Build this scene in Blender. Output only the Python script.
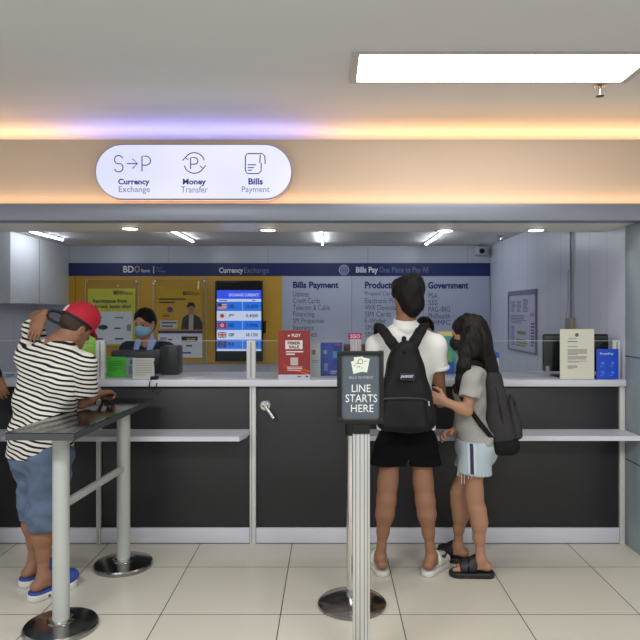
import bpy, bmesh, math, random
import numpy as np
from mathutils import Vector, Matrix

random.seed(7)
SC = bpy.context.scene
COL = SC.collection
for _o in list(bpy.data.objects):
    bpy.data.objects.remove(_o)

# ------------------------------------------------------------------ camera
FOC, CX, CY, EYE = 643.0, 330.0, 312.0, 1.515
cam_d = bpy.data.cameras.new('camera')
cam_d.sensor_width = 36.0
cam_d.lens = 36.0 * FOC / 640.0
cam_d.shift_x = (320.0 - CX) / 640.0
cam_d.shift_y = (CY - 320.0) / 640.0
cam_d.clip_start = 0.05
cam = bpy.data.objects.new('camera', cam_d)
cam.location = (0, 0, EYE)
cam.rotation_euler = (math.radians(90), 0, 0)
COL.objects.link(cam)
SC.camera = cam

# ------------------------------------------------------------------ world, light, exposure
def lin(c):
    c = c / 255.0
    return c / 12.92 if c <= 0.04045 else ((c + 0.055) / 1.055) ** 2.4
def rgb(r, g, b):
    return (lin(r), lin(g), lin(b), 1.0)

world = bpy.data.worlds.new('World')
SC.world = world
world.use_nodes = True
bg = world.node_tree.nodes['Background']
bg.inputs['Color'].default_value = (0.97, 0.985, 1.0, 1)
bg.inputs['Strength'].default_value = 0.82

def area(name, loc, sx, sy, power, color, rot=(0, 0, 0), spread=180):
    l = bpy.data.lights.new(name, 'AREA')
    l.shape = 'RECTANGLE'
    l.size = sx; l.size_y = sy
    l.energy = power; l.color = color
    l.spread = math.radians(spread)
    o = bpy.data.objects.new(name, l)
    o.location = loc; o.rotation_euler = rot
    COL.objects.link(o)
    return o

# unseen overhead area lights added to brighten the hall, without fixtures
area('hall_fill', (-1.5, 0.9, 2.72), 1.4, 0.4, 78, (0.97, 0.98, 0.99))
area('hall_fill', (1.2, 0.3, 2.72), 1.4, 0.4, 78, (0.97, 0.98, 0.99))
# warm strips hidden in the cove over the fascia, and on the ledge below it
UPW = (math.radians(180), 0, 0)
area('cove_strip', (-2.85, 4.42, 2.50), 2.2, 0.05, 7.0, (1.0, 0.58, 0.27), UPW)
area('cove_strip', (1.75, 4.42, 2.50), 3.7, 0.05, 12.0, (1.0, 0.58, 0.27), UPW)
area('cove_strip_violet', (-0.95, 4.36, 2.50), 1.6, 0.05, 4.0, (0.50, 0.46, 1.0), UPW)
# warm strip lying on the ledge of the grey band, washing the fascia
area('ledge_strip', (0.0, 3.962, 2.192), 7.0, 0.02, 3.5, (1.0, 0.62, 0.32), (math.radians(165), 0, 0))

vs = SC.view_settings
vs.view_transform = 'Standard'
vs.look = 'None'
vs.exposure = 0.0
vs.gamma = 1.0
vs.use_curve_mapping = False

# ------------------------------------------------------------------ helpers
def PX(px, Y): return (px - CX) * Y / FOC
def PZ(py, Y): return EYE - (py - CY) * Y / FOC
def W(px, py, Y): return Vector((PX(px, Y), Y, PZ(py, Y)))

ORIG = {}

def mat(name, color, rough=0.5, metal=0.0, spec=0.5, var=0.06, scale=9.0, bump=0.0, bscale=80.0, emit=None, estr=0.0, coat=0.0, stretch=None):
    m = bpy.data.materials.new(name)
    m.use_nodes = True
    nt = m.node_tree
    b = nt.nodes['Principled BSDF']
    b.inputs['Roughness'].default_value = rough
    b.inputs['Metallic'].default_value = metal
    b.inputs['Specular IOR Level'].default_value = spec
    b.inputs['Coat Weight'].default_value = coat
    tc = nt.nodes.new('ShaderNodeTexCoord')
    mp = nt.nodes.new('ShaderNodeMapping')
    nt.links.new(tc.outputs['Object'], mp.inputs['Vector'])
    if stretch: mp.inputs['Scale'].default_value = stretch
    if var > 0:
        n = nt.nodes.new('ShaderNodeTexNoise')
        n.inputs['Scale'].default_value = scale
        n.inputs['Detail'].default_value = 4
        nt.links.new(mp.outputs['Vector'], n.inputs['Vector'])
        mx = nt.nodes.new('ShaderNodeMix'); mx.data_type = 'RGBA'
        mx.inputs['A'].default_value = tuple(c * (1 - var) for c in color[:3]) + (1,)
        mx.inputs['B'].default_value = tuple(min(1, c * (1 + var)) for c in color[:3]) + (1,)
        nt.links.new(n.outputs['Fac'], mx.inputs['Factor'])
        nt.links.new(mx.outputs['Result'], b.inputs['Base Color'])
    else:
        b.inputs['Base Color'].default_value = color
    if bump > 0:
        n2 = nt.nodes.new('ShaderNodeTexNoise')
        n2.inputs['Scale'].default_value = bscale
        nt.links.new(mp.outputs['Vector'], n2.inputs['Vector'])
        bp = nt.nodes.new('ShaderNodeBump')
        bp.inputs['Strength'].default_value = bump
        bp.inputs['Distance'].default_value = 0.01
        nt.links.new(n2.outputs['Fac'], bp.inputs['Height'])
        nt.links.new(bp.outputs['Normal'], b.inputs['Normal'])
    if emit:
        b.inputs['Emission Color'].default_value = emit
        b.inputs['Emission Strength'].default_value = estr
    return m

M = {}
def flat(r, g, b, rough=0.6, **kw):
    k = ('flat', r, g, b, rough)
    if k not in M:
        M[k] = mat('print_%d_%d_%d' % (r, g, b), rgb(r, g, b), rough, var=0.02, **kw)
    return M[k]

class MB:
    def __init__(self):
        self.bm = bmesh.new()
    def box(self, x0, x1, y0, y1, z0, z1, bev=0.0, seg=2, rot=None):
        t = bmesh.new()
        bmesh.ops.create_cube(t, size=1.0)
        bmesh.ops.scale(t, vec=(x1 - x0, y1 - y0, z1 - z0), verts=t.verts)
        if bev > 0:
            bmesh.ops.bevel(t, geom=list(t.edges), offset=bev, segments=seg, affect='EDGES', profile=0.5)
        c = Vector(((x0 + x1) / 2, (y0 + y1) / 2, (z0 + z1) / 2))
        if rot is not None:
            bmesh.ops.transform(t, matrix=rot, verts=t.verts)
        bmesh.ops.translate(t, vec=c, verts=t.verts)
        self.merge(t)
        return self
    def merge(self, t):
        me = bpy.data.meshes.new('tmp'); t.to_mesh(me); t.free()
        self.bm.from_mesh(me); bpy.data.meshes.remove(me)
    def rod(self, a, b, r, r2=None, seg=24):
        a = Vector(a); b = Vector(b); r2 = r if r2 is None else r2
        d = b - a
        t = bmesh.new()
        bmesh.ops.create_cone(t, cap_ends=True, segments=seg, radius1=r, radius2=r2, depth=d.length)
        q = Vector((0, 0, 1)).rotation_difference(d.normalized()).to_matrix().to_4x4()
        bmesh.ops.transform(t, matrix=Matrix.Translation((a + b) / 2) @ q, verts=t.verts)
        self.merge(t); return self
    def lathe(self, c, prof, seg=48, axis=Vector((0, 0, 1))):
        t = bmesh.new(); rings = []
        q = Vector((0, 0, 1)).rotation_difference(axis).to_matrix()
        for r, z in prof:
            rings.append([t.verts.new(Vector(c) + q @ Vector((r * math.cos(2 * math.pi * i / seg), r * math.sin(2 * math.pi * i / seg), z))) for i in range(seg)])
        for a, b in zip(rings, rings[1:]):
            for i in range(seg):
                t.faces.new((a[i], a[(i + 1) % seg], b[(i + 1) % seg], b[i]))
        t.faces.new(list(reversed(rings[0]))); t.faces.new(rings[-1])
        bmesh.ops.recalc_face_normals(t, faces=t.faces)
        self.merge(t); return self
    def tube(self, pts, r, seg=8, closed=False):
        pts = [Vector(p) for p in pts]
        t = bmesh.new(); rings = []
        n = len(pts)
        for i, p in enumerate(pts):
            if closed:
                d = (pts[(i + 1) % n] - pts[i - 1]).normalized()
            else:
                d = (pts[min(i + 1, n - 1)] - pts[max(i - 1, 0)]).normalized()
            up = Vector((0, 0, 1)) if abs(d.z) < 0.95 else Vector((0, 1, 0))
            s = d.cross(up).normalized(); u = s.cross(d)
            rings.append([t.verts.new(p + s * r * math.cos(2 * math.pi * k / seg) + u * r * math.sin(2 * math.pi * k / seg)) for k in range(seg)])
        m = n if closed else n - 1
        for i in range(m):
            a, b = rings[i], rings[(i + 1) % n]
            for k in range(seg):
                t.faces.new((a[k], a[(k + 1) % seg], b[(k + 1) % seg], b[k]))
        if not closed:
            t.faces.new(rings[0]); t.faces.new(rings[-1])
        bmesh.ops.recalc_face_normals(t, faces=t.faces)
        self.merge(t); return self
    def prism(self, pts, d):
        """closed polygon (list of 3-D points) pushed along vector d"""
        t = bmesh.new(); d = Vector(d)
        a = [t.verts.new(Vector(p)) for p in pts]
        b = [t.verts.new(Vector(p) + d) for p in pts]
        t.faces.new(a); t.faces.new(list(reversed(b)))
        n = len(a)
        for i in range(n):
            t.faces.new((a[i], b[i], b[(i + 1) % n], a[(i + 1) % n]))
        bmesh.ops.recalc_face_normals(t, faces=t.faces)
        self.merge(t); return self
    def ball(self, c, rx, ry=None, rz=None, seg=24):
        t = bmesh.new()
        bmesh.ops.create_uvsphere(t, u_segments=seg, v_segments=seg // 2, radius=1)
        bmesh.ops.scale(t, vec=(rx, ry or rx, rz or rx), verts=t.verts)
        bmesh.ops.translate(t, vec=Vector(c), verts=t.verts)
        self.merge(t); return self
    def mesh(self, name, smooth=True):
        me = bpy.data.meshes.new(name)
        self.bm.to_mesh(me); self.bm.free()
        if smooth:
            me.shade_smooth()
            me.set_sharp_from_angle(angle=math.radians(35))
        return me

def link_mesh(name, me, m, parent=None, label=None, base=None):
    me.name = name
    o = bpy.data.objects.new(name, me)
    if parent is not None:
        off = ORIG[parent.name]
        me.transform(Matrix.Translation(-off))
        o.parent = parent
        ORIG[o.name] = off
    else:
        if base is None:
            co = [v.co for v in me.vertices]
            base = Vector(((min(c.x for c in co) + max(c.x for c in co)) / 2, (min(c.y for c in co) + max(c.y for c in co)) / 2, min(c.z for c in co)))
        base = Vector(base)
        me.transform(Matrix.Translation(-base))
        o.location = base
        ORIG[o.name] = base
    if m is not None: me.materials.append(m)
    if label: o['label'] = label
    COL.objects.link(o)
    return o

def obj(name, mb, m, parent=None, label=None, base=None, smooth=True):
    return link_mesh(name, mb.mesh(name, smooth), m, parent, label, base)

def tag(o, label, cat, group=None, kind=None):
    if label: o['label'] = label
    if cat: o['category'] = cat
    if group: o['group'] = group
    if kind: o['kind'] = kind
    return o

def thing(name, loc, label, cat, group=None):
    o = bpy.data.objects.new(name, None)
    o.empty_display_size = 0.1
    o.location = loc
    COL.objects.link(o)
    ORIG[o.name] = Vector(loc)
    return tag(o, label, cat, group)

def struct(name, mb, m, parent=None, label=None):
    o = obj(name, mb, m, parent, label)
    if parent is None: o['kind'] = 'structure'
    return o

_fonts = {}
def text_mesh(s, bold=0.0, depth=0.0):
    cu = bpy.data.curves.new('txt', 'FONT')
    cu.body = s; cu.size = 1.0; cu.offset = bold; cu.extrude = 0.01
    cu.resolution_u = 3
    o = bpy.data.objects.new('txt', cu); COL.objects.link(o)
    dg = bpy.context.evaluated_depsgraph_get(); dg.update()
    me = bpy.data.meshes.new_from_object(o.evaluated_get(dg))
    bpy.data.objects.remove(o); bpy.data.curves.remove(cu)
    me.materials.clear()
    return me

def text(s, x0, x1, z0, z1, origin, ux, uz, m, parent, bold=0.0, name='lettering', thick=0.0015):
    """lettering stretched into [x0,x1]x[z0,z1] on the plane origin + x*ux + z*uz"""
    me = text_mesh(s, bold)
    xs = [v.co.x for v in me.vertices]; ys = [v.co.y for v in me.vertices]
    a, b, c, d = min(xs), max(xs), min(ys), max(ys)
    un = Vector(ux).cross(Vector(uz))
    for v in me.vertices:
        fx = x0 + (v.co.x - a) / (b - a) * (x1 - x0)
        fz = z0 + (v.co.y - c) / (d - c) * (z1 - z0)
        fn = (v.co.z / 0.01) * 0.5 * thick
        v.co = Vector(origin) + Vector(ux) * fx + Vector(uz) * fz + un * fn
    return link_mesh(name, me, m, parent)

AX, AZ = Vector((1, 0, 0)), Vector((0, 0, 1))
def ptext(s, px0, px1, py0, py1, Y, m, parent, bold=0.0, name='lettering'):
    """lettering on a plane facing the viewer at depth Y; py0 is the top"""
    return text(s, PX(px0, Y), PX(px1, Y), PZ(py1, Y), PZ(py0, Y), (0, Y, 0), AX, AZ, m, parent, bold, name)

def pbox(mb, px0, px1, py0, py1, Y, th, bev=0.0):
    return mb.box(PX(px0, Y), PX(px1, Y), Y, Y + th, PZ(py1, Y), PZ(py0, Y), bev)

# ------------------------------------------------------------------ smooth solids (for people, cloth, bags)
class Sdf:
    def __init__(self, h=0.006):
        self.h = h; self.p = []; self.cuts = []; self.noise = []
    def cap(self, a, b, ra, rb=None, k=0.02, ratio=None, wide=None, cuts=(), sub=False):
        self.p.append(('cap', np.array(a, float), np.array(b, float), ra, ra if rb is None else rb, k, ratio, None if wide is None else np.array(wide, float), cuts, sub)); return self
    def chain(self, pts, rs, k=0.01, **kw):
        for i in range(len(pts) - 1):
            self.cap(pts[i], pts[i + 1], rs[i], rs[i + 1], k, **kw)
        return self
    def ell(self, c, R, rad, k=0.02, cuts=(), sub=False):
        self.p.append(('ell', np.array(c, float), np.array(R, float), np.array(rad, float), k, cuts, sub)); return self
    def rbox(self, c, R, half, r, k=0.01, taper=None, cuts=(), sub=False):
        self.p.append(('rbox', np.array(c, float), np.array(R, float), np.array(half, float), r, k, taper, cuts, sub)); return self
    def bounds(self, q):
        if q[0] == 'cap':
            m = max(q[3], q[4]); lo = np.minimum(q[1], q[2]) - m; hi = np.maximum(q[1], q[2]) + m
        elif q[0] == 'ell':
            m = q[3].max(); lo = q[1] - m; hi = q[1] + m
        else:
            e = np.abs(q[2]).T @ q[3] if False else np.abs(q[2].T) @ q[3]
            lo = q[1] - e; hi = q[1] + e
        return lo, hi
    def mesh(self):
        h = self.h
        bs = [self.bounds(q) for q in self.p if not q[-1]]
        lo = np.min([b[0] for b in bs], axis=0) - 5 * h
        hi = np.max([b[1] for b in bs], axis=0) + 5 * h
        n = np.ceil((hi - lo) / h).astype(int) + 1
        D = np.full(n, 1.0, np.float32)
        for q in self.p:
            k = q[5] if q[0] == 'cap' else (q[4] if q[0] == 'ell' else q[5])
            cuts, sub = q[-2], q[-1]
            b0, b1 = self.bounds(q)
            i0 = np.maximum(0, np.floor((b0 - k - 3 * h - lo) / h).astype(int))
            i1 = np.minimum(n, np.ceil((b1 + k + 3 * h - lo) / h).astype(int) + 1)
            if np.any(i1 <= i0): continue
            X = (lo[0] + h * np.arange(i0[0], i1[0], dtype=np.float32))[:, None, None]
            Y = (lo[1] + h * np.arange(i0[1], i1[1], dtype=np.float32))[None, :, None]
            Z = (lo[2] + h * np.arange(i0[2], i1[2], dtype=np.float32))[None, None, :]
            if q[0] == 'cap':
                a, bb, ra, rb, _, ratio, wide = q[1:8]
                ba = bb - a; L2 = max(float(ba @ ba), 1e-12)
                x, y, z = X - a[0], Y - a[1], Z - a[2]
                t = np.clip((x * ba[0] + y * ba[1] + z * ba[2]) / L2, 0, 1)
                x, y, z = x - t * ba[0], y - t * ba[1], z - t * ba[2]
                d2 = x * x + y * y + z * z
                if ratio is not None:
                    nb = ba / math.sqrt(L2)
                    dv = np.cross(nb, wide); dv /= (np.linalg.norm(dv) + 1e-9)
                    c = x * dv[0] + y * dv[1] + z * dv[2]
                    d2 = d2 + c * c * (1.0 / ratio ** 2 - 1.0)
                    s = 1.0 / np.sqrt(1 + (c * c * (1 / ratio ** 4 - 1 / ratio ** 2)) / np.maximum(d2, 1e-9))
                    d = (np.sqrt(d2) - (ra + t * (rb - ra))) * s
                else:
                    d = np.sqrt(d2) - (ra + t * (rb - ra))
            elif q[0] == 'ell':
                c, R, rad = q[1:4]
                x, y, z = X - c[0], Y - c[1], Z - c[2]
                l = [R[i][0] * x + R[i][1] * y + R[i][2] * z for i in range(3)]
                k0 = np.sqrt(sum((l[i] / rad[i]) ** 2 for i in range(3)))
                k1 = np.sqrt(sum((l[i] / rad[i] ** 2) ** 2 for i in range(3)))
                d = k0 * (k0 - 1) / np.maximum(k1, 1e-6)
            else:
                c, R, half, r, _, taper = q[1:7]
                x, y, z = X - c[0], Y - c[1], Z - c[2]
                l = [R[i][0] * x + R[i][1] * y + R[i][2] * z for i in range(3)]
                hh = [half[0], half[1], half[2]]
                if taper is not None:
                    t = np.clip((l[2] / half[2] + 1) / 2, 0, 1)
                    hh[0] = half[0] * (1 - taper[0] * t ** taper[2])
                    hh[1] = half[1] * (1 - taper[1] * t ** taper[2])
                qv = [np.abs(l[i]) - hh[i] + r for i in range(3)]
                d = np.sqrt(sum(np.maximum(v, 0) ** 2 for v in qv)) + np.minimum(np.maximum(np.maximum(qv[0], qv[1]), qv[2]), 0) - r
            for (cp, cn) in cuts:
                d = np.maximum(d, (X - cp[0]) * cn[0] + (Y - cp[1]) * cn[1] + (Z - cp[2]) * cn[2])
            sl = (slice(i0[0], i1[0]), slice(i0[1], i1[1]), slice(i0[2], i1[2]))
            o = D[sl]
            if sub:
                D[sl] = np.maximum(o, -d)
            else:
                e = np.maximum(k - np.abs(o - d), 0) / max(k, 1e-6)
                D[sl] = np.minimum(o, d) - e * e * k * 0.25
        X = (lo[0] + h * np.arange(n[0], dtype=np.float32))[:, None, None]
        Y = (lo[1] + h * np.arange(n[1], dtype=np.float32))[None, :, None]
        Z = (lo[2] + h * np.arange(n[2], dtype=np.float32))[None, None, :]
        for (amp, fx, fy, fz, ph) in self.noise:
            D += amp * np.sin(fx * X + fy * Y + fz * Z + ph).astype(np.float32)
        for (cp, cn) in self.cuts:
            D = np.maximum(D, (X - cp[0]) * cn[0] + (Y - cp[1]) * cn[1] + (Z - cp[2]) * cn[2]).astype(np.float32)
        D[0] = D[-1] = 1; D[:, 0] = D[:, -1] = 1; D[:, :, 0] = D[:, :, -1] = 1
        ins = D < 0
        cnt = np.zeros(n - 1, np.uint8)
        for dx in (0, 1):
            for dy in (0, 1):
                for dz in (0, 1):
                    cnt += ins[dx:n[0] - 1 + dx, dy:n[1] - 1 + dy, dz:n[2] - 1 + dz]
        act = (cnt > 0) & (cnt < 8)
        I = np.argwhere(act)
        idx = np.full(n - 1, -1, np.int64); idx[act] = np.arange(len(I))
        offs = np.array([(a, b, c) for a in (0, 1) for b in (0, 1) for c in (0, 1)])
        vals = np.stack([D[I[:, 0] + o[0], I[:, 1] + o[1], I[:, 2] + o[2]] for o in offs], 1)
        acc = np.zeros((len(I), 3)); num = np.zeros(len(I))
        for e0 in range(8):
            for e1 in range(e0 + 1, 8):
                if np.abs(offs[e0] - offs[e1]).sum() != 1: continue
                v0, v1 = vals[:, e0], vals[:, e1]
                m = (v0 < 0) != (v1 < 0)
                t = np.where(m, v0 / np.where(m, v0 - v1, 1), 0)
                acc += np.where(m[:, None], offs[e0] + t[:, None] * (offs[e1] - offs[e0]), 0)
                num += m
        V = lo + h * (I + acc / num[:, None])
        F = []
        for ax in range(3):
            b, c = (ax + 1) % 3, (ax + 2) % 3
            s0 = [slice(None)] * 3; s1 = [slice(None)] * 3
            s0[ax] = slice(0, -1); s1[ax] = slice(1, None)
            a0, a1 = ins[tuple(s0)], ins[tuple(s1)]
            E = np.argwhere(a0 != a1)
            E = E[(E[:, b] > 0) & (E[:, c] > 0)]
            flip = a0[E[:, 0], E[:, 1], E[:, 2]]
            def cell(ob, oc):
                G = E.copy(); G[:, b] -= ob; G[:, c] -= oc
                return idx[G[:, 0], G[:, 1], G[:, 2]]
            q = np.stack([cell(1, 1), cell(0, 1), cell(0, 0), cell(1, 0)], 1)
            q[~flip] = q[~flip][:, ::-1]
            F.append(q)
        F = np.concatenate(F)
        me = bpy.data.meshes.new('solid')
        me.vertices.add(len(V)); me.vertices.foreach_set('co', V.astype(np.float32).ravel())
        me.loops.add(len(F) * 4); me.loops.foreach_set('vertex_index', F.astype(np.int32).ravel())
        me.polygons.add(len(F))
        me.polygons.foreach_set('loop_start', np.arange(0, len(F) * 4, 4, dtype=np.int32))
        me.polygons.foreach_set('loop_total', np.full(len(F), 4, np.int32))
        me.update(calc_edges=True); me.validate()
        me.shade_smooth()
        return me

def solid(name, S, m, parent=None, label=None, base=None):
    return link_mesh(name, S.mesh(), m, parent, label, base)

# ------------------------------------------------------------------ materials of the place
def floor_mat():
    m = bpy.data.materials.new('floor_tiles'); m.use_nodes = True
    nt = m.node_tree; b = nt.nodes['Principled BSDF']; L = nt.links
    tc = nt.nodes.new('ShaderNodeTexCoord'); sp = nt.nodes.new('ShaderNodeSeparateXYZ')
    L.new(tc.outputs['Object'], sp.inputs[0])
    def math_(op, a, v):
        n = nt.nodes.new('ShaderNodeMath'); n.operation = op
        if hasattr(a, 'links'): L.new(a, n.inputs[0])
        else: n.inputs[0].default_value = a
        if hasattr(v, 'links'): L.new(v, n.inputs[1])
        elif v is not None: n.inputs[1].default_value = v
        return n.outputs[0]
    fs, ids = [], []
    for ax, off in (('X', -0.2477 + 60), ('Y', 3.22 + 60)):
        s = math_('DIVIDE', math_('ADD', sp.outputs[ax], -off + 120), 0.6)
        f = math_('FRACT', s, None)
        ids.append(math_('FLOOR', s, None))
        fs.append(math_('ABSOLUTE', math_('SUBTRACT', f, 0.5), None))
    d = math_('MAXIMUM', fs[0], fs[1])
    g = math_('GREATER_THAN', d, 0.5 - 0.0042)
    cid = nt.nodes.new('ShaderNodeCombineXYZ'); L.new(ids[0], cid.inputs[0]); L.new(ids[1], cid.inputs[1])
    wn = nt.nodes.new('ShaderNodeTexWhiteNoise'); L.new(cid.outputs[0], wn.inputs['Vector'])
    n = nt.nodes.new('ShaderNodeTexNoise'); n.inputs['Scale'].default_value = 3; n.inputs['Detail'].default_value = 5
    L.new(tc.outputs['Object'], n.inputs['Vector'])
    fac = math_('ADD', math_('MULTIPLY', wn.outputs['Value'], 0.5), math_('MULTIPLY', n.outputs['Fac'], 0.5))
    mx = nt.nodes.new('ShaderNodeMix'); mx.data_type = 'RGBA'
    mx.inputs['A'].default_value = rgb(204, 199, 185); mx.inputs['B'].default_value = rgb(214, 209, 195)
    L.new(fac, mx.inputs['Factor'])
    mg = nt.nodes.new('ShaderNodeMix'); mg.data_type = 'RGBA'
    L.new(g, mg.inputs['Factor']); L.new(mx.outputs['Result'], mg.inputs['A']); mg.inputs['B'].default_value = rgb(62, 56, 50)
    L.new(mg.outputs['Result'], b.inputs['Base Color'])
    r = math_('ADD', math_('MULTIPLY', g, 0.5), 0.22); L.new(r, b.inputs['Roughness'])
    b.inputs['Specular IOR Level'].default_value = 0.45
    return m

def tile_wall_mat(name, c, lw, lh, vertical_axis='Y', rough=0.25):
    """glossy white laminate with faint vertical joints"""
    m = mat(name, c, rough, var=0.03, scale=3)
    nt = m.node_tree; L = nt.links; b = nt.nodes['Principled BSDF']
    tc = nt.nodes.new('ShaderNodeTexCoord'); sp = nt.nodes.new('ShaderNodeSeparateXYZ'); L.new(tc.outputs['Object'], sp.inputs[0])
    def f(sock, per, w):
        a = nt.nodes.new('ShaderNodeMath'); a.operation = 'DIVIDE'; L.new(sock, a.inputs[0]); a.inputs[1].default_value = per
        c_ = nt.nodes.new('ShaderNodeMath'); c_.operation = 'FRACT'; L.new(a.outputs[0], c_.inputs[0])
        g = nt.nodes.new('ShaderNodeMath'); g.operation = 'LESS_THAN'; L.new(c_.outputs[0], g.inputs[0]); g.inputs[1].default_value = w / per
        return g.outputs[0]
    g1 = f(sp.outputs[vertical_axis], lw, 0.012); g2 = f(sp.outputs['Z'], lh, 0.006)
    mxm = nt.nodes.new('ShaderNodeMath'); mxm.operation = 'MAXIMUM'; L.new(g1, mxm.inputs[0]); L.new(g2, mxm.inputs[1])
    mul = nt.nodes.new('ShaderNodeMath'); mul.operation = 'MULTIPLY'; L.new(mxm.outputs[0], mul.inputs[0]); mul.inputs[1].default_value = 0.22
    old = b.inputs['Base Color'].links[0].from_socket
    mg = nt.nodes.new('ShaderNodeMix'); mg.data_type = 'RGBA'; L.new(mul.outputs[0], mg.inputs['Factor']); L.new(old, mg.inputs['A'])
    mg.inputs['B'].default_value = rgb(70, 75, 85)
    L.new(mg.outputs['Result'], b.inputs['Base Color'])
    return m

def glass_mat(name, tint=(0.97, 0.98, 0.98), refl=1.0):
    m = bpy.data.materials.new(name); m.use_nodes = True
    nt = m.node_tree; nt.nodes.clear(); L = nt.links
    out = nt.nodes.new('ShaderNodeOutputMaterial'); mx = nt.nodes.new('ShaderNodeMixShader')
    tr = nt.nodes.new('ShaderNodeBsdfTransparent'); gl = nt.nodes.new('ShaderNodeBsdfGlossy'); fr = nt.nodes.new('ShaderNodeFresnel')
    tr.inputs['Color'].default_value = (*tint, 1); gl.inputs['Roughness'].default_value = 0.03
    fr.inputs['IOR'].default_value = 1.45
    ml = nt.nodes.new('ShaderNodeMath'); ml.operation = 'MULTIPLY'; ml.inputs[1].default_value = 0.35 * refl; L.new(fr.outputs[0], ml.inputs[0])
    L.new(ml.outputs[0], mx.inputs[0]); L.new(tr.outputs[0], mx.inputs[1]); L.new(gl.outputs[0], mx.inputs[2]); L.new(mx.outputs[0], out.inputs['Surface'])
    return m

def emit_mat(name, color, strength, base=0.8):
    m = mat(name, (base, base, base, 1), 0.5, var=0.0, emit=color, estr=strength)
    return m

M_floor = floor_mat()
M_ceil = mat('ceiling_paint', rgb(214, 215, 218), 0.85, var=0.03, scale=2, bump=0.05, bscale=40)
M_ceil_in = mat('inner_ceiling_paint', rgb(218, 217, 214), 0.95, spec=0.1, var=0.02, scale=3)
M_fascia = mat('fascia_paint', rgb(214, 190, 168), 0.6, var=0.03, scale=4)
M_band = mat('grey_band_metal', rgb(134, 139, 150), 0.38, metal=0.35, var=0.04, scale=30)
M_soffit = mat('soffit_paint', rgb(242, 238, 224), 0.28, var=0.02)
M_backwall = tile_wall_mat('inner_wall_laminate', rgb(196, 202, 214), 1.2, 5.0, 'X')
M_sidewall = tile_wall_mat('side_wall_laminate', rgb(206, 211, 224), 0.3, 5.0, 'Y', 0.3)
M_pillar = mat('pillar_laminate', rgb(146, 158, 164), 0.35, var=0.04, scale=4)
M_joint = mat('joint_dark', rgb(70, 78, 82), 0.7)
M_white = mat('white_laminate', rgb(210, 210, 219), 0.35, var=0.03, scale=12)
M_whitepost = mat('white_post', rgb(205, 206, 204), 0.4, var=0.03)
M_black = mat('black_laminate', rgb(37, 37, 40), 0.42, var=0.08, scale=30)
M_steel = mat('steel', rgb(200, 200, 198), 0.22, metal=1.0, var=0.03, scale=20)
M_chrome = mat('chrome', rgb(215, 213, 210), 0.09, metal=1.0, var=0.02)
M_darkchrome = mat('dark_polished_cast', rgb(150, 148, 145), 0.2, metal=1.0, var=0.05)
M_alu = mat('brushed_aluminium', rgb(205, 206, 203), 0.33, metal=0.7, var=0.05, scale=60, stretch=(1, 1, 0.05))
M_legpaint = mat('grey_painted_tube', rgb(176, 181, 176), 0.35, metal=0.1, var=0.03)
M_tabletop = mat('black_granite', rgb(30, 30, 32), 0.10, var=0.25, scale=60)
M_tableedge = mat('dark_table_edge', rgb(62, 64, 68), 0.45, var=0.06, scale=30)
M_plastic = mat('black_plastic', rgb(18, 18, 20), 0.42, spec=0.35, var=0.1, scale=30)
M_plasticg = mat('grey_black_plastic', rgb(52, 54, 58), 0.5, var=0.1)
M_glass = glass_mat('clear_acrylic')
M_edge = mat('acrylic_edge_highlight', rgb(176, 184, 186), 0.3)  # pale colour stands in for the highlight along clear acrylic edges
M_navy = mat('navy_vinyl', rgb(20, 40, 98), 0.45, var=0.04)
M_yellow = mat('mustard_vinyl', rgb(208, 160, 44), 0.5, var=0.04, scale=4)
M_service = mat('pale_blue_vinyl', rgb(188, 196, 216), 0.45, var=0.03, scale=3)
M_letnavy = mat('navy_lettering', rgb(24, 34, 110), 0.5, var=0.02)
M_letgrey = mat('slate_lettering', rgb(84, 92, 124), 0.5, var=0.02)
M_letwhite = mat('white_lettering', rgb(232, 234, 238), 0.5, var=0.02)
M_letpale = mat('pale_lettering', rgb(120, 130, 175), 0.5, var=0.02)
M_skin = mat('warm_brown_skin', rgb(143, 101, 75), 0.5, var=0.07, scale=14)
M_skin2 = mat('light_brown_skin', rgb(166, 122, 95), 0.5, var=0.06, scale=14)
M_hair = mat('black_hair', rgb(17, 15, 14), 0.6, var=0.5, scale=70, bump=0.5, bscale=130, stretch=(1, 1, 0.22), spec=0.2)
M_hairlong = mat('long_black_hair', rgb(18, 13, 13), 0.5, var=0.5, scale=70, bump=0.5, bscale=120, stretch=(1, 1, 0.04), spec=0.25)
M_eye = mat('eye', rgb(22, 16, 14), 0.2)

# ------------------------------------------------------------------ the setting
YB = 7.74            # back wall
XR = 1.927           # right side of the bay
ZC = 2.75            # hall ceiling
ZI = 2.31            # ceiling inside the bay
ZS = 2.075           # soffit over the counter
o = obj('floor', MB().box(-7, 7, -5, 8.2, -0.12, 0), M_floor, base=(0, 0, 0), smooth=False); o['kind'] = 'structure'
struct('ceiling', MB().box(-7, 7, -5, 5.2, ZC, ZC + 0.1), M_ceil)
o = struct('ceiling_inner', MB().box(-3.6, 2.1, 4.5, YB + 0.1, ZI, ZI + 0.1), M_ceil_in)
struct('wall_front', MB().box(-7, 7, 4.0, 4.06, 2.18, PZ(139.5, 4.0)), M_fascia, label='tan painted fascia over the counter opening')
struct('wall_cove', MB().box(-7, 7, 5.1, 5.2, 2.5, ZC), M_ceil)
o = struct('trim_1', MB().box(-7, 7, 3.945, 4.06, ZS, PZ(203.5, 3.945), 0.006), M_band, label='grey metal band under the fascia')
struct('trim_2', MB().box(-7, 7, 4.061, 4.5, ZS + 0.001, 2.42), M_soffit, label='pale soffit over the counter')
struct('trim_3', MB().box(-7, 7, 4.065, 5.1, 2.425, 2.48), M_ceil, label='shelf of the light cove')
struct('wall_back', MB().box(-3.6, 2.1, YB, YB + 0.1, 0, ZI), M_backwall)
struct('wall_left', MB().box(-3.63, -3.53, 4.2, YB, 0, ZI), M_sidewall)
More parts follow.
